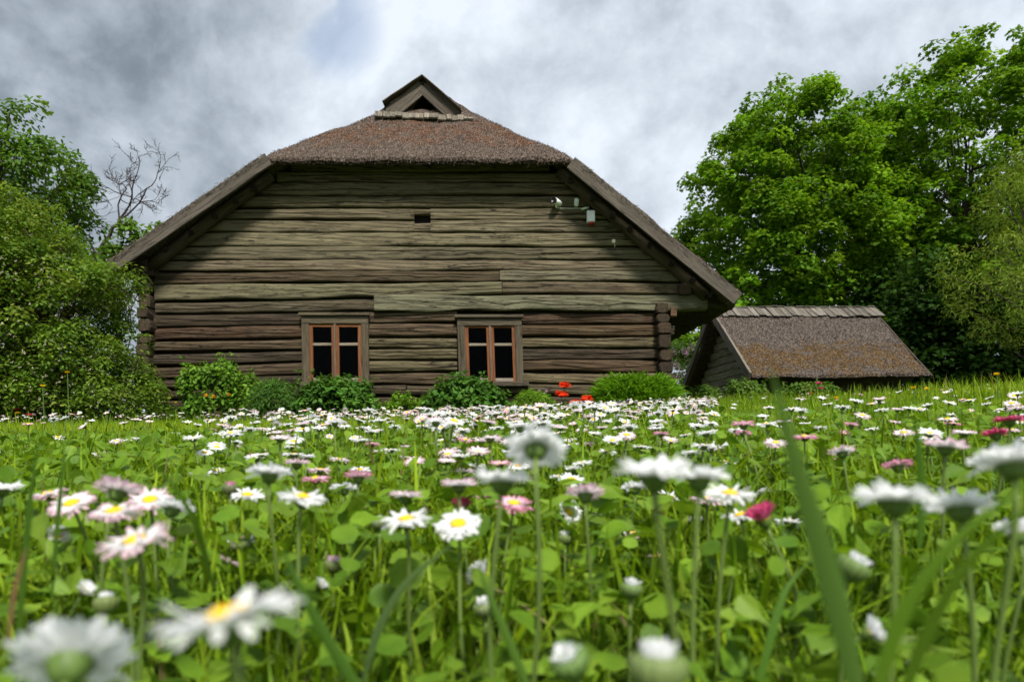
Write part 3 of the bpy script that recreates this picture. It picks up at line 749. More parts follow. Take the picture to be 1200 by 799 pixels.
    mb = MB(); mb.tube([(x0 + .05, Ym, za - .3), (x1f - .1, Ym, za - .3)], .07, 8, (.06, .05, .04)); mb.build('ridge_pole', M_DARKWOOD, t); mb = MB(); mb.tube([(x0 + .05, Yf + .45, ze - .02), (x1f - .05, Yf + .45, ze - .02)], .075, 8, (.05, .04, .03)); mb.build('purlin', M_DARKWOOD, t)
shed()

# ================================================================== FOLIAGE
MAPLE = [(0, 0, 0), (.10, .40, -.10), (.36, .27, -.03), (.52, .52, -.14), (.66, .2, -.05), (1, 0, -.16), (.66, -.2, -.05), (.52, -.52, -.14), (.36, -.27, -.03), (.10, -.40, -.10)]
OVAL = [(0, 0, 0), (.3, .24, -.05), (.7, .2, -.08), (1, 0, -.14), (.7, -.2, -.08), (.3, -.24, -.05)]
NARROW = [(0, .03, 0), (.45, .085, .0), (1, 0, -.12), (.45, -.085, .0)]

def in_poly(x, y, poly):
    poly = np.asarray(poly, float); inside = np.zeros(len(x), bool); j = len(poly) - 1
    for i in range(len(poly)):
        xi, yi = poly[i]; xj, yj = poly[j]
        c = ((yi > y) != (yj > y)) & (x < (xj - xi) * (y - yi) / (yj - yi + 1e-12) + xi); inside ^= c; j = i
    return inside
def poly_dist(x, y, poly):
    poly = np.asarray(poly, float); d = np.full(len(x), 1e9)
    for i in range(len(poly)):
        a = poly[i]; b = poly[(i + 1) % len(poly)]; ab = b - a
        t = np.clip(((x - a[0]) * ab[0] + (y - a[1]) * ab[1]) / (ab @ ab + 1e-9), 0, 1)
        d = np.minimum(d, np.hypot(x - a[0] - t * ab[0], y - a[1] - t * ab[1]))
    return d
def crown_clumps(outline_m, n, depth, rng_shell=.35, rmin=.35, rmax=.7):
    """clump centres filling a crown whose silhouette is outline_m [(x,z)], with a rounded depth"""
    poly = np.asarray(outline_m); lo, hi = poly.min(0), poly.max(0)
    dd_max = poly_dist(*np.random.default_rng(1).uniform(lo, hi, (600, 2)).T, poly)
    pts = []
    big = None
    for _ in range(200):
        q = R.uniform(lo, hi, (n * 3, 2)); ok = in_poly(q[:, 0], q[:, 1], poly); q = q[ok]
        dist = poly_dist(q[:, 0], q[:, 1], poly)
        if big is None: big = dist.max()
        u = np.clip(dist / (big * .8), 0, 1); th = depth * np.sqrt(1 - (1 - u) ** 2)
        s_ = R.uniform(-1, 1, len(q)); s_ = np.sign(s_) * np.abs(s_) ** rng_shell
        pts.append(np.stack([q[:, 0], th * s_, q[:, 1]], 1))
        if sum(map(len, pts)) >= n: break
    return np.concatenate(pts)[:n]
def clump_leaves(mb, centres, radii, per, tmpl, size, base_cols, flat=.7, up=.55, jitc=.22, droop=0.0, vj=.25):
    allP, allN, allC, allA = [], [], [], []
    for c, r in zip(centres, radii):
        n = max(3, int(per * R.uniform(.6, 1.35)))
        d = R.normal(size=(n, 3)); d /= np.linalg.norm(d, axis=1)[:, None]
        d[:, 2] = np.where(d[:, 2] < -.35, -d[:, 2], d[:, 2])
        rr_ = r * (R.uniform(.35, 1, n) ** .6)[:, None]
        p = c + d * rr_ * np.array([1, 1, flat])
        p[:, 2] -= droop * np.hypot(d[:, 0], d[:, 1]) ** 2 * r
        N = d * (1 - up) + np.array([0, 0, up]) + R.normal(size=(n, 3)) * .33
        bc = np.array(base_cols[R.integers(len(base_cols))]) * R.uniform(1 - vj, 1 + vj)
        C = bc * R.uniform(1 - jitc, 1 + jitc, (n, 1)) * (1 + R.normal(size=(n, 3)) * .05)
        allP.append(p); allN.append(N); allC.append(np.clip(C, .004, 1)); allA.append(d + np.array([0, 0, -.35]) + R.normal(size=(n, 3)) * .6)
    Pn = np.concatenate(allP); n = len(Pn)
    mb.leaves(Pn, np.concatenate(allN), R.uniform(.65, 1.25, n) * size, tmpl, np.concatenate(allC), along=np.concatenate(allA))

def curve3(a, b, sag, n=6, wob=.0):
    t = np.linspace(0, 1, n)[:, None]; a = np.asarray(a, float); b = np.asarray(b, float)
    m = (a + b) / 2 + sag
    p = (1 - t) ** 2 * a + 2 * t * (1 - t) * m + t ** 2 * b
    if wob: p[1:-1] += R.normal(size=(n - 2, 3)) * wob
    return p

def tree(name, label, outline_px, Y, depth, trunk_px, nclump, per, leaf, size, cols, group=None, crad=(.45, .85), trunk_r=.22, bark=(.05, .042, .034), limbs=40, mat=None, up=.55, droop=.15, cat='tree', flat=.7, shell=.35, bough=0, bsize=1.0, core=0, inset=0, zs=1.0):
    global R
    R = np.random.default_rng(int(Y * 100) + trunk_px + 5000)
    base = np.array([(trunk_px - HX) / F * Y, Y, 0.0]); base[2] = float(gz(base[0], Y)) - .05
    t = thing(name, base, label, cat, group)
    poly = [(P(px, py, Y)[0], P(px, py, Y)[2] * zs) for px, py in outline_px]
    if bough:
        nb_ = max(6, int(nclump / bough)); B_ = crown_clumps(poly, nb_, depth, shell)
        k_ = np.arange(nclump) % nb_; dd = R.normal(size=(nclump, 3)); dd /= np.linalg.norm(dd, axis=1)[:, None]
        extra = crown_clumps(poly, nclump // 2, depth, shell)
        C = B_[k_] + dd * (R.uniform(.2, 1, nclump) ** .5)[:, None] * np.array([1, 1, .55]) * bsize * R.uniform(.6, 1.2, nb_)[k_][:, None]
        ok_ = in_poly(C[:, 0], C[:, 2], poly) | (R.uniform(0, 1, nclump) < .07); C = np.concatenate([C[ok_], extra])
    else: C = crown_clumps(poly, nclump, depth, shell)
    if inset: C = C[in_poly(C[:, 0], C[:, 2], poly)]; C = C[poly_dist(C[:, 0], C[:, 2], poly) > inset * R.uniform(.25, 1, len(C))]
    if core: C = np.concatenate([C, crown_clumps([(xc_ + (x - xc_) * .9, z) for x, z in poly for xc_ in [np.mean([q[0] for q in poly])]], core, depth * .35, .8)])
    C[:, 1] += Y
    top = max(z for _, z in poly); zmin = min(z for _, z in poly)
    xc = np.mean([x for x, z in poly])
    mb = MB(); rs = R.uniform(*crad, len(C)); clump_leaves(mb, C, rs, per, leaf, size, cols, up=up, droop=droop, flat=flat)
    mb.build('crown', mat or M_LEAF, t)
    mb = MB(); H = zmin + (top - zmin) * .68
    n = 12; tt = np.linspace(0, 1, n); axis_ = np.stack([base[0] + (xc - base[0]) * tt ** 2 + np.concatenate([[0], np.cumsum(R.normal(size=n - 1)) * .06]), np.full(n, Y) + np.cumsum(R.normal(size=n)) * .05, base[2] + (H - base[2]) * tt], 1)
    mb.tube(axis_, trunk_r * (1 - tt * .94) ** 1.1 + .004, 10, bark, wob=.04)
    pick = C[R.permutation(len(C))[:limbs]]
    for c in pick:
        h = np.clip((c[2] - base[2]) / (H - base[2]) * R.uniform(.35, .8), .12, .95); k = int(h * (n - 1)); a = axis_[k]
        L = np.linalg.norm(c - a); r0 = min(trunk_r * (1 - tt[k] * .85) * .6, .018 * L + .012)
        p = curve3(a, c, np.array([0, 0, .12 * L]), 7, .04 * L / 3); mb.tube(p, np.linspace(r0, .008, 7), 6, bark)
        for _ in range(3):
            j = R.integers(2, 6); q = p[j] + np.clip(R.normal(size=3) * .14 * L, -.5, .5) + np.array([0, 0, -.05]); mb.tube(curve3(p[j], q, np.array([0, 0, .05]), 4), np.linspace(r0 * .45, .004, 4), 5, bark)
    mb.build('trunk', M_BARK, t, smooth=True)
    return t

MC = [(.125, .25, .010), (.145, .275, .012), (.10, .21, .010), (.165, .295, .016), (.08, .175, .009)]
MC2 = [(.075, .16, .010), (.09, .18, .011), (.06, .135, .009), (.11, .195, .014)]
o1 = [(786, 262), (798, 248), (808, 205), (804, 185), (830, 146), (848, 128), (864, 112), (884, 98), (902, 88), (925, 98), (943, 90), (962, 98), (970, 112), (990, 118), (992, 140), (1010, 165), (1030, 190), (1045, 230), (1050, 270), (1040, 310), (1050, 350), (1010, 375), (960, 385), (890, 390), (840, 380), (800, 330), (800, 290)]
tree('maple_tree', 'broad bright maple rising behind the right roof slope and the shed', o1, 24, 3.6, 935, 1000, 64, MAPLE, .135, MC, 'tall trees behind the buildings', (.28, .52), .24, zs=.955, limbs=50, shell=.6, bough=6, bsize=.95, inset=.45)
o2 = [(980, 160), (996, 118), (1014, 104), (1030, 124), (1042, 116), (1058, 140), (1074, 160), (1085, 220), (1090, 280), (1080, 340), (1085, 400), (1060, 430), (1020, 420), (1000, 370), (985, 300), (990, 240)]
tree('maple_tree', 'narrow darker tree with visible trunk between the two big maples', o2, 28, 2.4, 1040, 480, 60, MAPLE, .135, MC2, 'tall trees behind the buildings', (.3, .55), .26, limbs=40, inset=.5, bough=10, bsize=.95, zs=.93)
o3 = [(1002, 225), (1018, 205), (1010, 175), (1006, 118), (1024, 99), (1038, 84), (1060, 80), (1068, 60), (1085, 64), (1095, 52), (1110, 62), (1122, 52), (1145, 60), (1230, 70), (1290, 110), (1310, 220), (1300, 330), (1260, 400), (1200, 420), (1090, 425), (1035, 420), (1025, 370), (1012, 320), (1025, 280)]
tree('maple_tree', 'tallest maple at the right edge, crown reaching highest', o3, 23, 3.6, 1150, 1100, 64, MAPLE, .135, MC, 'tall trees behind the buildings', (.28, .52), .26, zs=1.01, limbs=50, shell=.6, bough=8, bsize=.95, inset=.6)
ow = [(1130, 290), (1112, 300), (1120, 340), (1140, 375), (1170, 395), (1230, 420), (1300, 400), (1320, 260), (1290, 190), (1240, 165), (1205, 170), (1185, 190), (1165, 210), (1160, 235), (1180, 250), (1175, 275), (1150, 280)]
tree('willow_tree', 'pale yellow-green feathery willow in front of the tallest maple', ow, 17, 1.5, 1245, 330, 70, NARROW, .14, [(.19, .28, .035), (.165, .25, .03), (.23, .31, .05)], None, (.28, .5), .14, limbs=50, up=.3, droop=.5)
# lower growth behind the buildings
ob = [(780, 395), (790, 372), (815, 360), (850, 355), (870, 380), (870, 450), (790, 460)]
tree('young_tree', 'low bright green tree between the house eave and the shed', ob, 19, 1.2, 835, 90, 60, MAPLE, .15, MC, None, (.35, .6), .08, limbs=20)
for (lab, o_, tp, Y_, nc) in (('dark tree growing low behind the right end of the shed', [(1030, 330), (1060, 300), (1100, 310), (1120, 360), (1125, 475), (1060, 480), (1030, 470)], 1080, 20, 170),
                      ('dark bushy tree below the pale willow by the lawn edge', [(1100, 360), (1140, 340), (1200, 350), (1290, 340), (1300, 480), (1200, 482), (1085, 480)], 1190, 19, 300)):
    tree('understory_tree', lab, o_, Y_, 1.6, tp, nc, 60, MAPLE, .15, [(.025, .065, .008), (.03, .075, .009), (.04, .09, .01)], None, (.4, .7), .1, limbs=20)
# lilac behind the house corner
ol = [(786, 408), (795, 398), (815, 402), (835, 420), (838, 462), (790, 470)]
t = tree('lilac_bush', 'lilac bush with pale pink blossom behind the house corner', ol, 17.6, .5, 812, 60, 70, OVAL, .06, [(.05, .10, .02), (.06, .12, .025)], None, (.16, .28), .03, limbs=14, cat='bush')
mb = MB(); n = 24
for k in range(n):
    q = P(R.uniform(788, 832), R.uniform(405, 462), 17.6 - R.uniform(.3, .6)); m = 40; pp = q + R.normal(size=(m, 3)) * np.array([.035, .035, .055])
    mb.leaves(pp, R.normal(size=(m, 3)), .028, OVAL, np.array((.52, .32, .45)) * R.uniform(.7, 1.2, (m, 1)))
mb.build('blossom', M_PETAL, t)

# --- left side
tb = [(-90, 150), (-40, 135), (0, 150), (20, 140), (30, 150), (38, 142), (55, 128), (50, 145), (62, 172), (82, 200), (84, 215), (70, 228), (92, 250), (85, 275), (110, 300), (70, 340), (-60, 360)]
tree('leafy_tree', 'taller green tree behind the flowering bush on the left', tb, 10.2, 1.4, -10, 300, 70, OVAL, .085, [(.08, .165, .018), (.10, .19, .022), (.06, .13, .014)], None, (.2, .36), .1, limbs=60, droop=.3)
tree('thicket', 'dark undergrowth filling in behind the large flowering bush', [(-150, 360), (-40, 350), (60, 360), (120, 385), (146, 420), (150, 500), (-150, 510)], 10.6, .5, 30, 300, 70, OVAL, .07, [(.06, .115, .016), (.075, .135, .02), (.045, .09, .012)], None, (.16, .3), .05, limbs=20, cat='undergrowth')
bush = [(-130, 260), (-60, 235), (0, 225), (30, 235), (55, 255), (75, 285), (95, 312), (118, 318), (150, 318), (138, 345), (126, 360), (132, 385), (150, 400), (150, 425), (175, 455), (182, 490), (150, 500), (0, 505), (-130, 510)]
bcols = [(.115, .20, .021), (.14, .225, .025), (.095, .175, .018), (.17, .24, .034), (.07, .13, .014)]
t = tree('flowering_bush', 'large olive-green bush with tiny cream flowers at the left edge', bush, 7.9, 1.05, 40, 980, 85, OVAL, .046, bcols, None, (.13, .25), .05, limbs=90, cat='bush', bark=(.05, .035, .025), core=420)
# arching twigs at the edge
mb = MB()
for (a, b) in (((120, 350), (152, 322)), ((140, 405), (172, 395)), ((150, 440), (176, 405)), ((70, 300), (92, 268)), ((60, 262), (72, 244)), ((120, 335), (110, 300)), ((165, 470), (186, 452))):
    p = curve3(P(*a, 7.9), P(*b, 7.8), np.array([0, 0, .08]), 7, .012); mb2 = MB(); mb2.tube(p, np.linspace(.008, .003, 7), 5, (.05, .035, .025)); mb2.build('twig', M_BARK, t)
    for q in p[2:]: clump_leaves(mb, [q], [.07], 16, OVAL, .042, bcols)
mb.build('twig_leaves', M_LEAF, t)
mb = MB(); n = 0
poly = np.array(bush, float)
q = R.uniform((-100, 235), (182, 495), (1500, 2)); q = q[in_poly(q[:, 0], q[:, 1], poly)][:420]
d_ = poly_dist(q[:, 0], q[:, 1], poly); big = d_.max(); th = 1.05 * np.sqrt(1 - (1 - np.clip(d_ / (big * .8), 0, 1)) ** 2)
pos = np.array([P(a, b, 7.9) for a, b in q]); pos[:, 1] -= th + R.uniform(.02, .2, len(q))
for _ in range(5):
    mb.leaves(pos + R.normal(size=pos.shape) * .004, R.normal(size=pos.shape) + np.array([0, -.8, .6]), R.uniform(.012, .022, len(pos)), OVAL, np.array((.62, .58, .42)) * R.uniform(.7, 1.2, (len(pos), 1)))
mb.build('cream_flowers', M_PETAL, t)

# bare tree beyond the bush
def bare_tree():
    Y = 15.0; base = P(128, 330, Y); t = thing('bare_tree', base, 'leafless twisted tree against the sky left of the roof', 'tree')
    mb = MB(); tips = []
    def grow(p, d, L, r, lev):
        n = 5; pts = [p]; dd = d.copy()
        for k in range(n):
            dd = dd + R.normal(size=3) * .2 + np.array([0, 0, .05]); dd /= np.linalg.norm(dd); pts.append(pts[-1] + dd * L / n)
        mb.tube(np.array(pts), np.linspace(r * .62, r * .34, n + 1), 6 if lev < 2 else 4, (.045, .033, .03), caps=False)
        if lev >= 5: return
        for k in range(3):
            i = R.integers(2, n + 1); nd_ = dd + R.normal(size=3) * np.array([.85, .5, .55]); nd_ /= np.linalg.norm(nd_)
            grow(pts[i], nd_, L * R.uniform(.5, .75), max(.009, r * .55), lev + 1)
    p0 = P(110, 330, Y); grow(P(113, 300, Y), np.array([-.12, 0, 1.]), 1.15, .045, 1)
    grow(P(98, 305, Y), np.array([-.05, .1, 1.]), 1.1, .035, 2)
    a = P(117, 292, Y); b = P(140, 257, Y); mb.tube(curve3(a, b, np.array([.05, 0, .1]), 6, .02), np.linspace(.042, .034, 6), 7, (.055, .04, .034))
    grow(b, np.array([.6, 0, .7]), .95, .04, 1); grow(b, np.array([.05, .1, 1.]), .8, .035, 1); grow(b, np.array([.9, -.1, .3]), .95, .035, 1)
    c = P(122, 345, Y); mb.tube([c, P(119, 312, Y), a], [.055, .048, .04], 7, (.05, .038, .032)); mb.tube([P(112, 345, Y), P(112, 300, Y)], [.04, .03], 7, (.05, .038, .032))
    mb.build('trunk', M_BARK, t, smooth=True)
bare_tree()
os_ = [(128, 300), (140, 285), (152, 258), (160, 262), (165, 285), (182, 258), (180, 275), (165, 300), (150, 330), (128, 330)]
tree('sapling', 'small fresh green sapling below the leafless tree beside the roof', os_, 12.5, .3, 145, 46, 34, OVAL, .11, [(.11, .2, .025), (.09, .17, .02)], None, (.13, .22), .03, limbs=18)

# --- shrubs along the house wall
R = np.random.default_rng(2024)
def shrub(name, label, x0, x1, top, base, Y, n, per, leaf, size, cols, dep=.4, crad=(.06, .13), group='shrubs along the house wall', upright=0.0, spikes=0, cat='shrub', mat=None):
    b = P((x0 + x1) / 2, base, Y); b[2] = float(gz(b[0], Y))
    t = thing(name, b, label, cat, group)
    cx = b[0]; hw = (x1 - x0) / 2 / F * Y; zt = P(0, top, Y)[2]; H = zt - b[2]
    u = R.uniform(0, 1, n); th = R.uniform(0, 2 * math.pi, n); r = np.sqrt(R.uniform(0.05, 1, n)); 
    h = R.uniform(.0, 1, n) ** .7
    prof = np.sqrt(np.clip(1 - h ** 2.2, 0, 1)) * .95 + .08
    C = np.stack([cx + hw * r * prof * np.cos(th), Y + dep * r * prof * np.sin(th), b[2] + H * h * (1 - .10 * R.uniform(0, 1, n))], 1)
    mb = MB(); clump_leaves(mb, C, R.uniform(*crad, n), per, leaf, size, cols, flat=.9, up=.45, droop=.2)
    if spikes:
        ns_ = spikes; th = R.uniform(0, 6.28, ns_); r = np.sqrt(R.uniform(0, 1, ns_))
        for k in range(ns_):
            q0 = np.array([cx + hw * .8 * r[k] * math.cos(th[k]), Y + dep * .8 * r[k] * math.sin(th[k]), b[2] + H * .6]); 
            q1 = q0 + np.array([R.normal() * .05, R.normal() * .05, H * R.uniform(.35, .62)])
            p = curve3(q0, q1, np.zeros(3), 6, .006); mb.tube(p, np.linspace(.004, .002, 6), 4, (.05, .1, .02))
            for q in p[1:]: clump_leaves(mb, [q], [.03], 6, leaf, size * .8, cols)
    mb.build('foliage', mat or M_SHRUB, t)
    mb = MB()
    for k in range(14):
        c = C[R.integers(n)]; mb.tube(curve3(b + np.array([R.normal() * hw * .25, R.normal() * .08, -.03]), c, np.array([0, 0, H * .15]), 6), np.linspace(.008, .003, 6), 5, (.06, .07, .03))
    mb.build('stem', M_GREEN, t)
    return t, b, H
G1 = [(.10, .215, .02), (.12, .245, .025), (.085, .18, .018), (.145, .27, .03)]
GD = [(.06, .145, .018), (.07, .17, .022), (.09, .2, .028), (.045, .115, .015)]
GL = [(.14, .27, .018), (.165, .30, .022), (.115, .24, .015)]
def blobs(t, name, pts, r, col, mat=None, part='flower'):
    for q in pts:
        mb = MB(); m = 14; d = R.normal(size=(m, 3)); d /= np.linalg.norm(d, axis=1)[:, None]
        mb.leaves(q + d * r * .15, d + np.array([0, -.3, .2]), r * 1.1, [(0, 0, 0), (.35, .4, .1), (.8, .38, .05), (1, 0, -.05), (.8, -.38, .05), (.35, -.4, .1)], np.array(col) * R.uniform(.75, 1.15, (m, 1)), along=d + R.normal(size=(m, 3)) * .5)
        mb.build(part, mat or M_PETAL, t)
t, b, H = shrub('shrub', 'tall loose shrub with orange-yellow blooms near the left wall corner', 198, 312, 428, 493, 8.75, 150, 34, OVAL, .062, G1, .4, (.07, .14), spikes=16)
blobs(t, '', [P(241, 463, 8.28), P(250, 464.5, 8.28), P(268, 462, 8.28)], .024, (.75, .36, .02))
blobs(t, '', [P(206, 471, 8.4), P(196, 466, 8.4)], .018, (.7, .6, .03))
shrub('shrub', 'soft feathery mid-green shrub left of the peony under the left window', 288, 352, 449, 491, 8.6, 90, 40, NARROW, .075, [(.085, .185, .03), (.10, .21, .036), (.07, .16, .025)], .3, (.07, .13), spikes=6)
t, b, H = shrub('peony_bush', 'dark green budded peony bush directly under the left window', 338, 450, 447, 492, 8.8, 170, 34, OVAL, .075, GD, .42, (.07, .13), spikes=10)
blobs(t, '', [P(R.uniform(345, 445), R.uniform(443, 455), 8.75) for _ in range(9)], .014, (.35, .3, .12), part='bud')
shrub('shrub', 'low yellow-green plants between the two peony bushes', 442, 505, 464, 488, 8.9, 50, 30, OVAL, .05, GL, .25, (.05, .1), spikes=8)
t, b, H = shrub('peony_bush', 'rounded dark peony bush directly under the right window', 494, 600, 446, 489, 8.75, 170, 34, OVAL, .075, GD, .42, (.07, .13), spikes=9)
blobs(t, '', [P(R.uniform(505, 595), R.uniform(441, 452), 8.7) for _ in range(7)], .013, (.35, .28, .13), part='bud')
shrub('shrub', 'small light green cushion shrub right of the right window', 597, 650, 459, 487, 8.7, 90, 36, NARROW, .06, GL, .28, (.05, .09))
# daylily-like bush: long upright narrow leaves
def strap_bush(label, x0, x1, top, base, Y, n, cols, name='daylily_clump', cat='bush', group='shrubs along the house wall', dep=.42):
    b = P((x0 + x1) / 2, base, Y); b[2] = float(gz(b[0], Y)); t = thing(name, b, label, cat, group)
    hw = (x1 - x0) / 2 / F * Y; H = P(0, top, Y)[2] - b[2]
    th = R.uniform(0, 6.28, n); r = np.sqrt(R.uniform(0, 1, n)); hh = np.sqrt(np.clip(1 - (r * .93) ** 5, .05, 1)) * (1 + .06 * np.sin(th * 5 + r * 7))
    p0 = np.stack([b[0] + hw * .86 * r * np.cos(th), Y + dep * .86 * r * np.sin(th), np.full(n, b[2])], 1)
    z0 = R.uniform(.08, .80, n) * H * hh; p0[:, 2] += z0
    out = np.stack([np.cos(th) * r, np.sin(th) * r, 0 * th], 1)
    L = R.uniform(.12, .24, n); d = out * .35 + np.array([0, 0, 1.0]) + R.normal(size=(n, 3)) * .35; d /= np.linalg.norm(d, axis=1)[:, None]
    sd = np.cross(d, R.normal(size=(n, 3))); sd /= np.linalg.norm(sd, axis=1)[:, None]
    w = R.uniform(.006, .011, n)
    V = np.zeros((n, 7, 3))
    for k, (s_, ww) in enumerate(((0, .7), (.4, 1), (.75, .7), (1, 0))):
        q = p0 + d * (L * s_)[:, None] + out * (L * .22 * s_ ** 2)[:, None] - np.array([0, 0, 1]) * (L * .45 * s_ ** 2.5)[:, None]
        if k < 3: V[:, 2 * k] = q - sd * (w * ww)[:, None]; V[:, 2 * k + 1] = q + sd * (w * ww)[:, None]
        else: V[:, 6] = q
    i = np.arange(n)[:, None] * 7
    c = np.array(cols)[R.integers(0, len(cols), n)] * R.uniform(.75, 1.25, (n, 1))
    mb = MB(); mb.add(V.reshape(-1, 3), [np.concatenate([i + np.array([0, 1, 3, 2]), i + np.array([2, 3, 5, 4])]), i + np.array([4, 5, 6])], np.repeat(c, 7, 0)); mb.build('foliage', M_GRASS, t)
    return t
strap_bush('bright green dense bush of narrow leaves at the right wall corner', 692, 800, 437, 482, 8.75, 7000, [(.115, .26, .010), (.145, .30, .013), (.095, .22, .010)])
# weeds in front of the shed
for (lab, x0, x1, tp, Y_) in (('low weeds before the gable end of the shed', 806, 846, 457, 10.2), ('tall leafy weeds at the shed front corner', 850, 900, 449, 10.2), ('thin dark weeds under the shed eave', 915, 985, 452, 10.0)):
    shrub('weed_clump', lab, x0, x1, tp, 482, Y_, 70, 26, OVAL, .06, [(.075, .155, .02), (.095, .18, .026), (.12, .2, .034)], .35, (.07, .14), 'weeds in front of the shed', spikes=14, cat='weeds')

# small flowers in the beds
def flower_stalk(name, label, px, py, Y, r, col, cat='flower', group=None, lean=0.0, n=16, centre=None):
    top = P(px, py, Y); b = np.array([top[0] + lean, Y, float(gz(top[0] + lean, Y))]); t = thing(name, b, label, cat, group)
    mb = MB(); mb.tube(curve3(b, top, np.array([.02 - lean, 0, .0]), 8), np.linspace(.005, .0035, 8), 6, (.09, .16, .04)); mb.build('stem', M_GREEN, t)
    mb = MB()
    for k in range(n):                       # cupped petals
        a = 2 * math.pi * k / n * 3.0 + R.normal() * .2; el = R.uniform(.2, 1.1)
        d = np.array([math.cos(a) * math.cos(el), math.sin(a) * math.cos(el), math.sin(el)])
        mb.leaves(np.array([top]), np.array([np.cross(d, np.array([-math.sin(a), math.cos(a), 0])) * -1]), r * 1.15, [(0, 0, 0), (.35, .32, .0), (.75, .5, .08), (1, .2, .12), (1.0, -.15, .1), (.75, -.5, .08), (.35, -.32, 0)], np.array([col]) * R.uniform(.75, 1.15), along=np.array([d]))
    mb.build('petals', M_PETAL, t)
    mb = MB(); mb.lathe([(.001, -.003), (r * .22, 0), (r * .2, r * .25), (.001, r * .32)], top, (0, 0, 1), 8, centre or (.04, .05, .02)); mb.build('flower_centre', M_CENTRE, t, smooth=True)
    return t
for (lab, px, py, r, ln) in (('upright red poppy, highest of those between the shrubs', 662, 456, .055, .05), ('wide-open red poppy just below the highest poppy', 658, 467, .062, .03), ('orange-red poppy nearest the bright narrow-leaved bush', 687.5, 471.5, .055, -.02), ('low red poppy half hidden among the daisies', 675, 476, .055, .0)):
    flower_stalk('poppy', lab, px, py - 1.5, 8.0, r * 1.4, (.78, .075, .02), 'poppy', 'poppies in front of the wall', ln)
mb = MB(); 
t = thing('pink_flower_plant', P(637, 478, 8.9), 'small plant with pale mauve flowers left of the poppies', 'flower')
mb.tube(curve3(P(637, 490, 8.9), P(637, 464, 8.9), np.zeros(3), 5), .004, 5, (.07, .13, .03)); mb.build('stem', M_GREEN, t)
blobs(t, '', [P(632, 457.5, 8.9), P(637, 460, 8.9), P(641, 458, 8.9), P(635, 462, 8.9)], .022, (.45, .28, .42))
flower_stalk('pink_flower', 'tall magenta flower against the dark front of the shed', 959.5, 450, 9.2, .04, (.6, .05, .2), 'flower', 'flowers before the shed', .02)
flower_stalk('pink_flower', 'lower magenta flower beside the tall one before the shed', 961.5, 456, 9.2, .038, (.6, .05, .2), 'flower', 'flowers before the shed', .0)
flower_stalk('red_flower', 'small red flower in the grass before the shed', 950.5, 462, 9.0, .035, (.55, .02, .03), 'flower', 'flowers before the shed', .0)
flower_stalk('red_flower', 'small dark red flower standing under the left bush', 20, 481, 7.2, .03, (.4, .02, .03), 'flower', 'flowers under the left bush')
flower_stalk('yellow_flower', 'yellow flower below the red one under the left bush', 21, 485, 7.1, .028, (.75, .55, .02), 'flower', 'flowers under the left bush')
flower_stalk('pink_flower', 'bright pink flower right of the yellow one under the bush', 33.5, 487, 7.1, .032, (.65, .05, .16), 'flower', 'flowers under the left bush')
flower_stalk('yellow_flower', 'upper yellow flower in front of the left bush', 79, 437, 6.9, .022, (.75, .55, .02), 'flower', 'yellow flowers in front of the left bush', .02)
flower_stalk('yellow_flower', 'lower yellow flower in front of the left bush', 50, 453, 6.9, .024, (.75, .55, .02), 'flower', 'yellow flowers in front of the left bush', .02)
for lab, px, py, Y_ in (('yellow buttercup near the shed, left of its twin', 1070, 455, 5.0), ('second yellow buttercup, towards the right edge', 1086, 456, 5.0), ('tiny yellow buttercup before the middle of the shed', 980, 467, 5.2), ('yellow buttercup high on the right-hand bank', 1168, 439.5, 4.4)):
    flower_stalk('buttercup', lab, px, py, Y_, .018, (.75, .5, .015), 'buttercup', 'buttercups on the bank', .01, centre=(.6, .35, .02))

# ================================================================== DAISIES
R = np.random.default_rng(4711)
rowcols = {'white': ((.88, .89, .89), (.90, .90, .91), (.89, .89, .90)), 'tipped': ((.88, .88, .89), (.88, .86, .87), (.80, .48, .60)), 'pale': ((.87, .85, .86), (.86, .78, .82), (.78, .45, .57)), 'pink': ((.86, .80, .83), (.82, .58, .67), (.68, .18, .34)), 'deep': ((.70, .38, .48), (.66, .15, .30), (.58, .05, .17))}
def head(rng, kind, elev, rays=46, Rr=.011, lowpoly=False):
    """petal ring around +Z at the origin; elev = ray angle above flat (deg)"""
    V, Fq, C = [], [], []
    cb, cm, ct = [np.array(c) for c in rowcols[kind]]
    ns = 2 if lowpoly else 5
    for i in range(rays):
        a = 2 * math.pi * (i + rng.uniform(-.22, .22)) / rays; layer = i % 2
        L = Rr * rng.uniform(.89, 1.05) * (1 - .06 * layer); el = rad(elev + rng.normal() * 3.5 + layer * 6); curl = rng.normal() * .16 + (.0 if elev > 30 else -.15)
        w = (.00092 if not lowpoly else .0021) * rng.uniform(.85, 1.2) * Rr / .011
        r0 = .0026 * Rr / .011; ca, sa = math.cos(a), math.sin(a)
        tw = rng.normal() * .25
        cj = rng.uniform(.93, 1.04); k0 = len(V)
        for s_ in range(ns + 1):
            u = s_ / ns; e = el + curl * u; rr_ = r0 + (L - r0) * u * math.cos(e) if True else 0
            z = (L - r0) * u * math.sin(e) + .0003 * layer
            ww = w * [.55, 1.0, .35][s_] if lowpoly else w * [.5, .8, 1.0, 1.05, .95, .5][s_]
            c = (cb * (1 - u / .6) + cm * u / .6) if u <= .6 else (cm * (1 - (u - .6) / .4) + ct * (u - .6) / .4)
            for sg in (-1, 1):
                V.append((rr_ * ca - sg * ww * sa, rr_ * sa + sg * ww * ca, z + sg * ww * tw)); C.append(np.clip(c * cj, 0, 1))
            if s_: b_ = k0 + 2 * s_; Fq.append((b_ - 2, b_ - 1, b_ + 1, b_))
    return np.array(V), np.array(Fq), np.array(C)
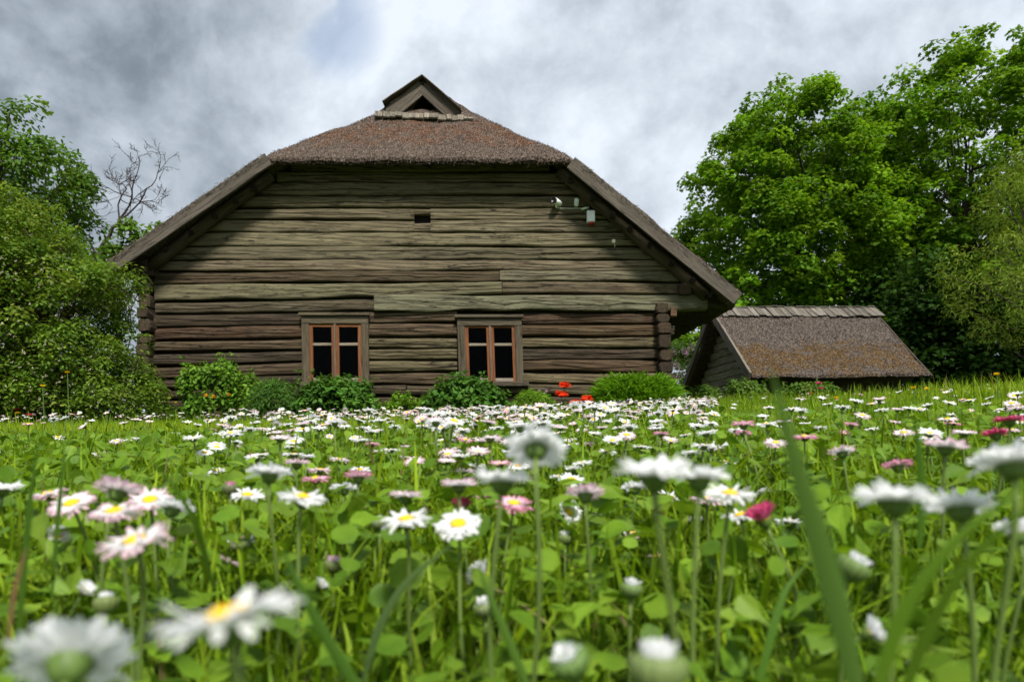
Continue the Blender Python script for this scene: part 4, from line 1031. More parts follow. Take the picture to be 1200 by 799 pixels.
def disc(rng, r=.0037, lowpoly=False):
    n = 12 if not lowpoly else 7; rings = 6 if not lowpoly else 2
    V = [(0, 0, r * .55)]; Fc = []; C = [np.array((.72, .42, .012))]
    for k in range(1, rings + 1):
        t = k / rings * math.pi / 2
        for j in range(n):
            th = 2 * math.pi * (j + .5 * (k % 2)) / n; rr_ = r * math.sin(t) * (1 + rng.normal() * .02); V.append((rr_ * math.cos(th), rr_ * math.sin(th), r * .55 * math.cos(t) * (1 + rng.normal() * .08))); C.append(np.array((.74, .45, .012)) * rng.uniform(.8, 1.1))
    for j in range(n): Fc.append((0, 1 + j, 1 + (j + 1) % n))
    for k in range(rings - 1):
        for j in range(n): a = 1 + k * n + j; b = 1 + k * n + (j + 1) % n; Fc.append((a, a + n, b + n, b))
    return np.array(V), Fc, np.array(C)
def cup(rng, r=.0043, lowpoly=False):
    n = 26 if not lowpoly else 8
    pr = [(.0010, -.0040), (.0022, -.0036), (.0031, -.0024), (.0036, -.0010), (.0038, .0002)] if not lowpoly else [(.001, -.0048), (.0042, -.001)]
    V, C = [], []
    for k, (rr_, z) in enumerate(pr):
        for j in range(n):
            th = 2 * math.pi * j / n; q = 1.0 + (.12 if (j % 2 and k == len(pr) - 1) else 0); zz = z + (.0012 if (j % 2 == 0 and k == len(pr) - 1) else 0)
            V.append((rr_ * q * r / .0043 * math.cos(th), rr_ * q * r / .0043 * math.sin(th), zz * r / .0043)); C.append(np.array((.10, .165, .035)) * rng.uniform(.8, 1.2))
    Fc = [(k * n + j, k * n + (j + 1) % n, (k + 1) * n + (j + 1) % n, (k + 1) * n + j) for k in range(len(pr) - 1) for j in range(n)]; Fc.append(tuple(range(n - 1, -1, -1)))
    if lowpoly: Fc.append(tuple(range((len(pr) - 1) * n, len(pr) * n)))
    return np.array(V), Fc, np.array(C)
def frame(axis_, spin):
    a = np.asarray(axis_, float); a = a / np.linalg.norm(a); ref = np.array([1.0, 0, 0]) if abs(a[0]) < .9 else np.array([0, 1.0, 0])
    u = ref - a * (ref @ a); u /= np.linalg.norm(u); v = np.cross(a, u); c, s_ = math.cos(spin), math.sin(spin)
    return np.stack([u * c + v * s_, -u * s_ + v * c, a], 1)
SHAPE = {}
def heads(kind, form, k):
    key = (kind, form, k)
    if key not in SHAPE:
        rng = np.random.default_rng(hash((len(kind) * 7 + ord(kind[0]), form, k)) % 10 ** 6)
        SHAPE[key] = head(rng, kind, {0: 4, 1: 24, 2: -14, 3: 52, 4: 72, 5: 9}[form], int(rng.integers(60, 76)))
    return SHAPE[key]
STEMC = (.125, .185, .042)
def make_daisy(pos, axis_, D, kind, form, base, label, group, name='daisy', seed=0, parts=True, spin=None, cat='daisy', bow=None):
    """daisy whose head centre is at pos with face direction axis_, head diameter D"""
    rng = np.random.default_rng(seed + 11); sc = D / .022
    M = frame(axis_, rng.uniform(0, 6.28) if spin is None else spin)
    t = thing(name, base, label, cat, group)
    a = M[:, 2]
    foot = np.array(base, float); end = pos - a * .0037 * sc
    pts = [foot - np.array([0, 0, .004])]; mid = (foot + end) / 2 + (bow if bow is not None else rng.normal(size=3) * np.array([.011, .008, .003]))
    c1 = end - a * .018
    tt = np.linspace(0, 1, 10)[:, None]
    p = (1 - tt) ** 3 * foot + 3 * (1 - tt) ** 2 * tt * mid + 3 * (1 - tt) * tt ** 2 * c1 + tt ** 3 * end
    V, Fq, C = heads(kind, form, seed % 3)
    mb = MB(); mb.add(pos + V * sc @ M.T, Fq, C); mb.build('petals', M_PETAL, t)
    V, Fq, C = disc(rng); mb = MB(); mb.add(pos + V * sc @ M.T, Fq, C); mb.build('flower_centre', M_CENTRE, t, smooth=True)
    V, Fq, C = cup(rng); mb = MB(); mb.add(pos + V * sc @ M.T, Fq, C); mb.build('bracts', M_GREEN, t, smooth=True)
    mb = MB(); mb.tube(p, np.linspace(.0010, .0008, 10) * min(1.15, sc), 8, np.array(STEMC) * rng.uniform(.8, 1.2)); mb.build('stem', M_GREEN, t, smooth=True)
    return t
def axis_of(tilt, roll):
    a = np.array([math.sin(rad(roll)), -math.sin(rad(tilt)), 0.0]); a[2] = math.sqrt(max(.02, 1 - (a ** 2).sum())); return a
GD_ = 'daisies nearest the lens'
W_, T_, L_, K_, DP_ = 'white', 'tipped', 'pale', 'pink', 'deep'
hero = [  # px, py, width px, kind, form, tilt toward viewer, roll to the right, label, depth override
 (84, 590, 52, T_, 0, 30, -4, 'white daisy with yellow eye, left of the pinkish cluster', None),
 (56, 579, 42, L_, 0, 12, -8, 'pale daisy tucked behind the leftmost yellow-eyed daisy', None),
 (3, 574, 44, W_, 1, 2, 0, 'white daisy cut by the left picture edge', None),
 (138, 577, 58, L_, 1, -22, 3, 'pinkish daisy seen from below at the top of the left cluster', None),
 (176, 586, 50, T_, 0, 28, 6, 'pink-tipped daisy with yellow eye at the right of the left cluster', None),
 (134, 600, 64, T_, 0, 13, -3, 'pink-tipped daisy in the middle of the left cluster', None),
 (202, 597, 52, W_, 1, -16, 5, 'white daisy seen from below right of the left cluster', None),
 (158, 634, 82, T_, 0, 20, -12, 'large pink-tipped daisy with yellow eye in front of the left cluster', None),
 (68, 631, 36, W_, 3, 35, 25, 'half-open daisy with yellow eye low at the left', .34),
 (280, 634, 38, W_, 0, 18, 0, 'white daisy behind a dark pink bud', None),
 (267, 661, 40, L_, 1, -14, 18, 'pale pink daisy leaning over a grass blade left of centre', .4),
 (98, 693, 30, W_, 3, 20, 35, 'small ragged daisy low in the grass at the left', .27),
 (268, 724, 172, W_, 5, 9, -13, 'largest blurred white daisy with yellow eye near the lower left', None),
 (82, 778, 140, W_, 1, -32, -14, 'very blurred white daisy from behind in the lower left corner', None),
 (236, 554, 28, W_, 0, 6, 0, 'white daisy above the left cluster, right of its blade', None),
 (290, 580, 40, W_, 0, 12, 6, 'white daisy with a yellow sliver left of the tall stem', None),
 (316, 557, 54, W_, 1, -12, 0, 'tall white daisy seen from below, left of centre', None),
 (354, 583, 58, W_, 0, 6, 8, 'white daisy with yellow sliver beside the tall one left of centre', None),
 (348, 544, 32, L_, 1, -6, 0, 'pale pink daisy farther back, upper of the pink trio', None),
 (370, 561, 34, K_, 0, 4, 0, 'pink-edged daisy in the pink trio left of centre', None),
 (375, 551, 30, L_, 0, 0, 0, 'pale daisy just above the pink-edged one', None),
 (420, 560, 37, K_, 1, -12, 0, 'pink daisy seen from below, right of the pink trio', None),
 (403, 574, 35, W_, 1, -12, 0, 'white daisy seen from below under the pink one', None),
 (415, 596, 28, L_, 0, -2, -8, 'small pale pink daisy low between the stems left of centre', None),
 (476, 583, 42, T_, 1, -4, 0, 'white pink-tipped daisy side-on above the centre-left daisy', None),
 (476, 609, 60, W_, 0, 12, -6, 'white daisy with small yellow eye and closed bud beside it', None),
 (537, 614, 58, W_, 0, 30, -3, 'clear white daisy with big yellow eye at the centre', None),
 (540, 596, 37, DP_, 3, -10, 0, 'dark pink half-closed daisy behind the clear central one', None),
 (572, 583, 36, K_, 1, 10, -10, 'rosy daisy left of the yellow-eyed pink one', None),
 (602, 590, 46, K_, 0, 16, 5, 'pink daisy with yellow eye beneath the tall pale daisy', None),
 (538, 570, 46, T_, 1, -4, 0, 'white daisy side-on to the left of the blurred central one', None),
 (588, 566, 74, W_, 1, -6, 3, 'blurred white daisy side-on under the big tall one', None),
 (544, 554, 28, T_, 1, -4, 0, 'small pale daisy above the side-on central daisies', None),
 (566, 675, 44, W_, 3, 30, -42, 'white half-closed daisy turned left below the centre', .36),
 (374, 687, 24, W_, 3, 15, 40, 'small half daisy with yellow eye low at left of centre', .34),
 (628, 526, 77, W_, 0, -38, 3, 'tallest white daisy at centre, seen from behind', None),
 (672, 551, 27, W_, 1, -8, 0, 'small white daisy seen from below right of the tallest one', None),
 (670, 562, 32, W_, 0, 20, 4, 'small daisy with yellow eye right of the tallest one', None),
 (766, 557, 100, W_, 1, 5, -3, 'big blurred white daisy with yellow top, right of centre', None),
 (819, 562, 76, W_, 1, -5, 4, 'blurred white daisy beside the big yellow-topped one', None),
 (855, 579, 62, W_, 0, 11, 3, 'white daisy with yellow eye right of the blurred pair', None),
 (686, 580, 50, L_, 1, -14, 0, 'pinkish white daisy seen from below right of centre', None),
 (744, 573, 36, W_, 1, -14, 0, 'white daisy seen from below under the big blurred one', None),
 (785, 583, 32, W_, 0, 20, 3, 'small daisy with yellow eye between the two blurred stems', None),
 (666, 600, 36, W_, 1, 42, 34, 'white daisy turned to the right showing its yellow eye', None),
 (700, 604, 23, W_, 1, -5, 0, 'small white daisy right of the one turned aside', .55),
 (719, 629, 27, T_, 0, 14, 0, 'left one of a low pale pair right of centre', .52),
 (741, 625, 30, T_, 0, 8, 0, 'right one of a low pale pair right of centre', .52),
 (770, 652, 25, L_, 0, 10, 0, 'small pink-white daisy low between two tall stems', .45),
 (811, 612, 31, W_, 1, -8, 0, 'small white daisy low right of the blurred pair', None),
 (828, 585, 40, T_, 0, 5, 0, 'pinkish daisy half hidden behind the yellow-eyed right one', None),
 (868, 604, 46, W_, 0, 2, -14, 'white daisy just left of the deep pink one', None),
 (895, 609, 54, DP_, 3, 4, -22, 'deep pink half-closed daisy right of centre', None),
 (901, 578, 28, W_, 1, -16, 0, 'small white daisy from below above the deep pink one', None),
 (926, 612, 40, W_, 0, -3, 10, 'white daisy just right of the deep pink one', None),
 (926, 638, 24, W_, 0, 22, 8, 'small yellow-eyed daisy under the deep pink one', .5),
 (1048, 588, 96, W_, 1, -3, 2, 'large flat blurred white daisy at right', None),
 (1125, 597, 84, W_, 1, -14, 3, 'blurred white daisy right of the large flat one', None),
 (1186, 546, 92, W_, 1, -17, 2, 'blurred white daisy cut by the right picture edge', None),
 (1193, 627, 56, W_, 3, -14, -6, 'half-open white daisy at the right edge, lower one', .24),
 (1018, 741, 48, W_, 3, 30, 55, 'ragged white daisy with few petals low at right', .22),
 (1052, 547, 37, K_, 1, -16, 0, 'pink-rimmed daisy seen from below above the large flat one', None),
 (987, 531, 34, T_, 1, -18, 0, 'white daisy with pink rim seen from below beside the big blade', None),
 (986, 540, 24, K_, 1, -6, 0, 'small pink daisy under the pink-rimmed one by the blade', None),
 (1108, 525, 50, T_, 1, -4, 8, 'white daisy with pink tips on the right bank', None),
 (1167, 510, 33, DP_, 1, -14, 0, 'deep pink daisy, lower of two at the right edge', None),
 (1183, 494, 35, DP_, 1, -8, 0, 'deep pink daisy, upper of two at the right edge', None),
 (943, 512, 30, K_, 0, 3, 0, 'pink daisy right of the tip of the big blade', None),
 (909, 519, 28, T_, 0, 14, 0, 'white daisy with orange-yellow eye left of the big blade', None),
 (928, 564, 15, K_, 3, 0, -25, 'tiny dark pink closing daisy behind the big blade', .6),
 (116, 532, 20, T_, 0, 10, 0, 'small pink-tipped daisy far left in the mid lawn', None),
]
for i, (px, py, w, kd, fm, tl, ro, lab, Y_) in enumerate(hero):
    Y = Y_ or .0215 * F / w
    D = w * Y / F
    pos = P(px, py, Y); b = np.array([pos[0] - .012 * math.sin(rad(ro)) + R.normal() * .004, Y + .006 + R.normal() * .004 + (.012 if tl < -20 else 0), 0]); b[2] = float(gz(b[0], b[1]))
    tl = tl - .8 * math.degrees(math.atan((py - HY) / F))
    make_daisy(pos, axis_of(tl, ro), D, kd, fm, b, lab, GD_, seed=i)

# closed buds
def make_bud(px, py, w, Y, col, tip, label, tilt=0, roll=0, openness=.3, seed=0):
    pos = P(px, py, Y); D = w * Y / F; rng = np.random.default_rng(seed + 500); a = axis_of(tilt, roll); M = frame(a, 1.0)
    b = np.array([pos[0] - .01 * math.sin(rad(roll)), Y + .004, 0]); b[2] = float(gz(b[0], b[1]))
    t = thing('daisy_bud', b, label, 'bud', 'closed daisy buds'); r = D / 2
    mb = MB(); mb.lathe([(r * .2, -r * .95), (r * .62, -r * .8), (r * .95, -r * .25), (r * 1.0, r * .2), (r * .8, r * .42), (r * .5, r * .4)], pos, a, 52, col, ripple=lambda th, k: .05 * math.cos(13 * th) + (.03 * math.sin(26 * th) if k > 2 else 0)); mb.build('bracts', M_GREEN, t, smooth=True)
    V, Fq, C = head(rng, tip, 76, 34, r * 1.5); V = V * np.array([.95, .95, .8]); mb = MB(); mb.add(pos + a * r * .0 + V @ M.T, Fq, C); mb.build('petals', M_PETAL, t)
    e = pos - a * r * .9; mb = MB(); mb.tube(curve3(b - np.array([0, 0, .004]), e, np.array([0, 0, .0]) - a * .0, 8), .001, 8, STEMC); mb.build('stem', M_GREEN, t, smooth=True)
for i, a in enumerate([
 (124, 706, 27, .26, (.13, .17, .05), 'white', 'drooping green bud low in the left foreground', -20, -10), (391, 661, 22, .36, (.12, .15, .05), 'pale', 'pink-tipped closed bud left of centre', 0, 5),
 (280, 637, 21, .37, (.10, .12, .05), 'pink', 'dark pink bud in front of a white daisy', 25, 0), (270, 572, 18, .46, (.10, .12, .05), 'pink', 'small pink-topped bud right of the left cluster', -4, 4),
 (444, 612, 18, .42, (.14, .18, .08), 'white', 'closed pale bud beside the small-eyed white daisy', 0, -5), (567, 711, 25, .30, (.14, .18, .07), 'white', 'whitish bud below the half-closed daisy', 10, -10),
 (662, 630, 18, .42, (.12, .17, .05), 'white', 'small bud low between stems right of the centre', -5, 0), (740, 689, 25, .30, (.11, .17, .05), 'white', 'green bud under the big yellow-topped daisy', 5, 5),
 (668, 774, 46, .17, (.10, .17, .04), 'white', 'white-tipped blurred bud at the bottom edge', 20, -25), (771, 782, 68, .13, (.14, .19, .06), 'white', 'largest blurred green bud at the bottom edge', -6, 3),
 (1000, 664, 38, .24, (.11, .17, .045), 'white', 'opening bud right of the big blurred blade', 5, 30), (1070, 781, 19, .3, (.16, .2, .1), 'white', 'tiny whitish bud at the bottom right', 10, 10),
 (537, 688, 12, .42, (.14, .18, .08), 'pale', 'tiny pale bud left of the half-closed daisy', 0, 0), (256, 688, 12, .42, (.12, .14, .06), 'pink', 'tiny pink bud below the leaning pale daisy', 0, 10)]):
    make_bud(*a[:7], tilt=a[7], roll=a[8], seed=i)

# the rest of the lawn: nearer ones are individual flowers, the far carpet is one mass
patchn = SN(77, 10, .25, 1.2)
def in_view(n, y0, y1, margin=.12):
    y = np.sqrt(R.uniform(y0 ** 2, y1 ** 2, n)); x = R.uniform(-1, 1, n) * (y * .75 + margin); return x, y
def density(x, y):
    px = HX + x / y * F
    d = .55 + .45 * np.clip(patchn(np.stack([x * .8, y * .8, 0 * x], 1)) * .6 + .4, -1, 1)
    d *= np.where(px > 840, .62 - .56 * smooth(.9, 1.6, y), 1.0) * np.where(px < 250, np.clip(.25 + .3 * smooth(1.5, 6, y), 0, 1), 1.0)
    d *= np.where((px > 480) & (px < 830), 1.35, 1.0)
    return np.clip(d, .03, 1.5)
x, y = in_view(14000, .55, 8.0, .02)
xn, yn = in_view(420, .55, 1.5, .02); x = np.concatenate([x, xn]); y = np.concatenate([y, yn])
keep = R.uniform(0, 1.5, len(x)) < density(x, y) * np.where(y < 1.6, 1.0, np.where(y < 3, .62, .24)) * np.where(y > 6.5, .7, 1)
x, y = x[keep], y[keep]
order = np.argsort(y); x, y = x[order], y[order]
NI = 300 - len(hero)
print('daisies', len(x), 'individual', NI, 'reach', y[min(NI, len(y) - 1)])
protos = {}
PK = [(W_, 0), (W_, 1), (W_, 1), (T_, 0), (T_, 1), (L_, 1), (K_, 1), (K_, 0)]
def proto(kd, fm, tl, parts):
    key = (kd, fm, tl, parts)
    if key not in protos:
        sd = 900 + len(protos); rng = np.random.default_rng(sd); hgt = .095; a = axis_of(tl, rng.uniform(-8, 8)); sc = .9; M = frame(a, rng.uniform(0, 6)); pos = np.array([rng.normal() * .006, rng.normal() * .006, hgt]); end = pos - a * .0042; tt = np.linspace(0, 1, 7)[:, None]; c1 = end - a * .018; mid = end / 2 + rng.normal(size=3) * np.array([.012, .008, 0])
        p = (1 - tt) ** 3 * np.zeros(3) + 3 * (1 - tt) ** 2 * tt * mid + 3 * (1 - tt) * tt ** 2 * c1 + tt ** 3 * end
        pieces = []
        for (nm, (V, Fq, C), m) in (('petals', head(rng, kd, {0: 4, 1: 22}[fm], 56), M_PETAL), ('flower_centre', disc(rng), M_CENTRE), ('bracts', cup(rng), M_GREEN)):
            pieces.append((nm, pos + V * sc @ M.T, Fq, C, m))
        out = []
        if parts:
            for nm, V, Fq, C, m in pieces:
                mb = MB(); mb.add(V, Fq, C); o = mb.build(nm, m, smooth=(nm != 'petals')); out.append(o.data); bpy.data.objects.remove(o)
            mb = MB(); mb.tube(p, .0010, 6, STEMC); o = mb.build('stem', M_GREEN, smooth=True); out.append(o.data); bpy.data.objects.remove(o)
        else:
            mb = MB()
            for k, (nm, V, Fq, C, m) in enumerate(pieces): mb.add(V, Fq, C, mi=k)
            mb.tube(p, .0011, 5, STEMC, mi=2); o = mb.build('daisy', [M_PETAL, M_CENTRE, M_GREEN]); out.append(o.data); bpy.data.objects.remove(o)
        protos[key] = out
    return protos[key]
look = {W_: 'white', T_: 'pink-tipped white', L_: 'pale pink', K_: 'rosy pink'}
def where(px, Y):
    side = ('the left bush' if px < 190 else 'the yellow-flowered shrub' if px < 330 else 'the left window' if px < 450 else 'the wall between the windows' if px < 535 else 'the right window' if px < 640 else 'the poppies' if px < 700 else 'the narrow-leaved bush' if px < 805 else 'the shed gable' if px < 885 else 'the shed roof' if px < 1085 else 'the trees on the right')
    return side
def choose(px, Y):
    pr = np.array([.45, .25, .0, .12, .08, .06, .02, .02])
    if px > 850: pr = np.array([.27, .2, .0, .14, .14, .07, .10, .08])
    i = R.choice(8, p=pr / pr.sum()); return PK[i]
for i in range(min(NI, len(x))):
    X_, Y = float(x[i]), float(y[i]); px = HX + X_ / Y * F; kd, fm = choose(px, Y); tl = int(R.choice([-14, -8, -3, 3, 10, 20])); parts = Y < 1.05
    ms = proto(kd, fm, tl, parts); zg = float(gz(X_, Y)); s_ = R.uniform(.85, 1.15); hs = s_ * R.uniform(.75, 1.08)
    lab = f"{look[kd]} daisy {'showing its face' if tl > 0 else 'turned side-on'} in the {'nearer' if Y < 1.3 else 'middle'} lawn, towards {where(px, Y)}"
    if parts:
        t = thing('daisy', (X_, Y, zg), lab, 'daisy', 'small daisies across the lawn')
        for me, nm in zip(ms, ('petals', 'flower_centre', 'bracts', 'stem')):
            o = bpy.data.objects.new(nm, me); COL.objects.link(o); o.parent = t
    else:
        t = bpy.data.objects.new('daisy', ms[0]); COL.objects.link(t); t.location = (X_, Y, zg); tag(t, lab, 'daisy', 'small daisies across the lawn')
    t.rotation_euler = (0, 0, R.normal() * .5); t.scale = (s_, s_, hs)
# the far carpet
x, y = x[NI:], y[NI:]
xs_ = R.uniform(-4, 4, 420); ys_ = R.uniform(-.6, 3.5, 420); ok = np.abs(xs_) > np.maximum(ys_, 0) * .75 + .35; x = np.concatenate([x, xs_[ok]]); y = np.concatenate([y, ys_[ok]])
mb = MB(); variants = []
for k in range(18):
    rng = np.random.default_rng(3000 + k); kd = [W_, W_, W_, W_, W_, T_, T_, L_, L_, K_][k % 10]; variants.append((head(rng, kd, rng.choice([4, 16, 24]), 18, .0105, True), disc(rng, .0036, True), cup(rng, .0043, True)))
for X_, Y in zip(x, y):
    k = int(R.integers(18)) 
    zg = float(gz(X_, Y)); h = R.uniform(.07, .115) + .012 * smooth(4, 8, Y); a = axis_of(R.normal() * 15 + 1, R.normal() * 12); M = frame(a, R.uniform(0, 6)); pos = np.array([X_, Y, zg + h]); sc = R.uniform(.8, 1.12) * 1.15
    for m, (V, Fq, C) in enumerate(variants[k]): mb.add(pos + V * sc @ M.T, Fq, C, mi=m)
    if Y < 4: mb.tube([(X_, Y, zg), (X_ + R.normal() * .004, Y, zg + h * .5), pos - a * .005], .0011, 4, STEMC, caps=False, mi=2)
tag(mb.build('daisy_carpet', [M_PETAL, M_CENTRE, M_GREEN]), 'carpet of small white daisies in the far lawn before the house', 'daisies', kind='stuff')

# ================================================================== GRASS
def blades(mb, x, y, h, w, cols, lean=.5, zoff=0.0):
    n = len(x); z = gz(x, y) + zoff; p0 = np.stack([x, y, z - .004], 1)
    th = R.uniform(0, 6.28, n); d = np.stack([np.cos(th), np.sin(th), 0 * th], 1); sd = np.stack([-np.sin(th + R.normal(size=n) * .8), np.cos(th), 0 * th], 1); sd /= np.linalg.norm(sd, axis=1)[:, None]
    ln = np.abs(R.normal(size=n)) * lean + .08
    V = np.zeros((n, 7, 3))
    for k, (s_, ww) in enumerate(((0, .8), (.38, 1.0), (.74, .68), (1, 0))):
        q = p0 + np.array([0, 0, 1.0]) * (h * s_ * (1 - .25 * ln * s_))[:, None] + d * (h * ln * s_ ** 1.8)[:, None]
        if k < 3: V[:, 2 * k] = q - sd * (w * ww / 2)[:, None]; V[:, 2 * k + 1] = q + sd * (w * ww / 2)[:, None]
        else: V[:, 6] = q
    i = np.arange(n)[:, None] * 7
    mb.add(V.reshape(-1, 3), [np.concatenate([i + np.array([0, 1, 3, 2]), i + np.array([2, 3, 5, 4])]), i + np.array([4, 5, 6])], np.repeat(cols, 7, 0))
GC = np.array([(.155, .262, .008), (.185, .295, .010), (.125, .225, .008), (.235, .335, .016), (.205, .29, .018), (.09, .175, .007)])
hue = SN(91, 8, .3, 1.6)
def gcols(x, y, dry=.02):
    n = len(x); c = 1.04 * GC[R.integers(0, len(GC), n)] * R.uniform(.65, 1.35, (n, 1))
    hh = np.clip(hue(np.stack([x, y, 0 * x], 1)) * .12, -.25, .25)[:, None]; c = c * (1 + hh * np.array([1.4, .9, .5]))
    dr = R.uniform(0, 1, n) < dry; c[dr] = np.array((.23, .19, .085)) * R.uniform(.7, 1.2, (dr.sum(), 1)); return c
mb = MB()
# near lawn
x, y = in_view(38000, .10, 1.4, .25); ok = (np.hypot(x, y) > .13); x, y = x[ok], y[ok]
h = R.uniform(.045, .10, len(x)); h = np.where(y < .3, np.minimum(h, .064), h); blades(mb, x, y, h, R.uniform(.0016, .0034, len(x)), gcols(x, y), .65)
x, y = in_view(2200, .35, 1.5, .2); blades(mb, x, y, R.uniform(.08, .125, len(x)), R.uniform(.002, .0038, len(x)), gcols(x, y), .3)
# middle and far lawn
x, y = in_view(90000, 1.1, 3.2, .9); blades(mb, x, y, R.uniform(.035, .085, len(x)), R.uniform(.002, .004, len(x)), gcols(x, y), .6)
x, y = in_view(135000, 3.0, 9.3, 2.0); blades(mb, x, y, R.uniform(.035, .085, len(x)), R.uniform(.0035, .007, len(x)), gcols(x, y), .5)
x, y = in_view(1800, 1.5, 8.5, .6); blades(mb, x, y, R.uniform(.09, .15, len(x)), R.uniform(.003, .006, len(x)), gcols(x, y), .3)
# the lawn goes on beside and behind the viewer
n = 60000; x = R.uniform(-3.2, 3.2, n); y = R.uniform(-1.2, 2.6, n); ok = (np.abs(x) > np.maximum(y, 0) * .75 + .3) | (y < -.15); x, y = x[ok], y[ok]; blades(mb, x, y, R.uniform(.03, .075, len(x)), R.uniform(.003, .005, len(x)), gcols(x, y), .6)
# longer grass on the bank at right and round the shed
n = 36000; x = R.uniform(1.6, 11.5, n); y = R.uniform(4.0, 12.5, n); ok = R.uniform(0, 1, n) < smooth(1.4, 4.5, x) ; x, y = x[ok], y[ok]
blades(mb, x, y, R.uniform(.05, .11, len(x)) + .17 * (R.uniform(0, 1, len(x)) ** 9), R.uniform(.005, .009, len(x)), gcols(x, y, .05), .38)
# unmown strip under the walls and bush
n = 9000; x = R.uniform(-7, 3.4, n); y = 8.2 + R.uniform(0, 1.2, n) - .9 * (x < -4); blades(mb, x, y, R.uniform(.07, .2, n), R.uniform(.004, .008, n), gcols(x, y, .04) * .85, .35)
tag(mb.build('grass', M_GRASS), 'short bright green lawn grass full of daisies', 'grass', kind='stuff')

# broad-leaved ground cover (daisy rosettes, clover) close to the lens
SPAT = [(0, .03, 0), (.35, .07, .02), (.6, .24, .05), (.85, .26, .03), (1, .1, -.02), (1, -.1, -.02), (.85, -.26, .03), (.6, -.24, .05), (.35, -.07, .02), (0, -.03, 0)]
ROUND = [(0, 0, 0), (.15, .28, .05), (.45, .46, .08), (.8, .36, .04), (1, 0, 0), (.8, -.36, .04), (.45, -.46, .08), (.15, -.28, .05)]
mb = MB()
for tm, n, s0, s1 in ((SPAT, 15000, .013, .026), (ROUND, 13000, .009, .018)):
    x, y = in_view(n, .14, 1.6, .2); z = gz(x, y) + R.uniform(.012, .08, n) * np.where(y < .3, .72, 1)
    N = R.normal(size=(n, 3)) * .45 + np.array([0, -.1, 1.0]); A = R.normal(size=(n, 3)) * np.array([1, 1, .25]) + np.array([0, 0, .35])
    c = np.array([(.105, .20, .012), (.125, .225, .014), (.08, .165, .011), (.14, .235, .02)])[R.integers(0, 4, n)] * R.uniform(.8, 1.25, (n, 1))
    mb.leaves(np.stack([x, y, z], 1), N, R.uniform(s0, s1, n), tm, c, along=A)
tag(mb.build('clover_leaves', M_COVER, smooth=False), 'low round clover and daisy leaves between the grass blades', 'ground cover', kind='stuff')

# single long blades close to the lens
def big_blade(pts, w, Y0, Y1, col, label, name='grass_blade'):
    n = len(pts); q = [P(px, py, Y0 + (Y1 - Y0) * i / (n - 1)) for i, (px, py) in enumerate(pts)]
    q = np.array(q); m = 18; s_ = np.linspace(0, n - 1, m)
    # smooth interpolation through the points
    c = np.stack([np.interp(s_, range(n), q[:, k]) for k in range(3)], 1)
    for _ in range(3): c[1:-1] = (c[:-2] + 2 * c[1:-1] + c[2:]) / 4
    T = np.gradient(c, axis=0); T /= np.linalg.norm(T, axis=1)[:, None]; sd = np.cross(T, np.array([.25, 1.0, .0])); sd /= np.linalg.norm(sd, axis=1)[:, None]; nn = np.cross(sd, T)
    V = []
    for i in range(m):
        u = i / (m - 1); ww = w / 2 * min(1, (.55 + u * 1.5)) * (1 - max(0, (u - .35) / .65) ** 1.6) + .00008
        V += [c[i] - sd[i] * ww + nn[i] * ww * .25, c[i] - nn[i] * ww * .12, c[i] + sd[i] * ww + nn[i] * ww * .25]
    Fq = [(i * 3 + j, i * 3 + j + 1, i * 3 + j + 4, i * 3 + j + 3) for i in range(m - 1) for j in (0, 1)]
    b = c[0]; mb = MB(); mb.add(V, Fq, col); o = mb.build(name, M_GRASS, origin=b, smooth=True); tag(o, label, 'grass blade', 'long grass blades close to the lens')
gcol = (.075, .155, .02)
big_blade([(1014, 860), (988, 730), (956, 620), (932, 540), (903, 430)], .0044, .125, .12, (.085, .16, .03), 'broad blurred blade rising almost to the shed')
big_blade([(1010, 880), (1052, 725), (1110, 640), (1215, 555)], .0030, .14, .13, (.10, .19, .015), 'upper of two blurred blades slanting to the right edge')
big_blade([(1040, 870), (1080, 755), (1130, 660), (1220, 580)], .0026, .16, .14, (.09, .17, .014), 'lower of two blurred blades slanting to the right edge')
big_blade([(425, 800), (442, 735), (475, 680), (536, 633)], .0032, .26, .24, (.11, .18, .06), 'slim arching pale blade below the centre-left daisies')
big_blade([(250, 690), (228, 610), (200, 565), (158, 522)], .0034, .25, .20, (.085, .17, .025), 'blade leaning left over the left daisy cluster')
big_blade([(20, 760), (28, 650), (36, 570), (47, 505)], .0034, .27, .25, gcol, 'upright blade at the far left, tallest there')
big_blade([(60, 700), (66, 620), (72, 560), (78, 512)], .0026, .30, .29, gcol, 'thin upright blade right of the tallest left one')
big_blade([(8, 760), (14, 700), (24, 660), (32, 640)], .0018, .2, .2, (.2, .12, .06), 'dry brown stalk at the lower left', 'dry_stalk')
big_blade([(1078, 640), (1082, 580), (1078, 530), (1070, 484)], .0034, .30, .29, (.08, .17, .02), 'upright blade on the right bank beside the pink-tipped daisy')
big_blade([(455, 860), (400, 780), (350, 690), (330, 640)], .004, .2, .22, (.06, .13, .015), 'dark blade low beside the largest blurred daisy')
big_blade([(640, 860), (600, 760), (570, 690), (560, 660)], .003, .22, .24, (.08, .16, .02), 'blurred blade under the half-closed central daisy')
big_blade([(880, 840), (905, 740), (920, 690), (950, 655)], .003, .25, .26, (.08, .17, .02), 'blade left of the foot of the broad blurred one')

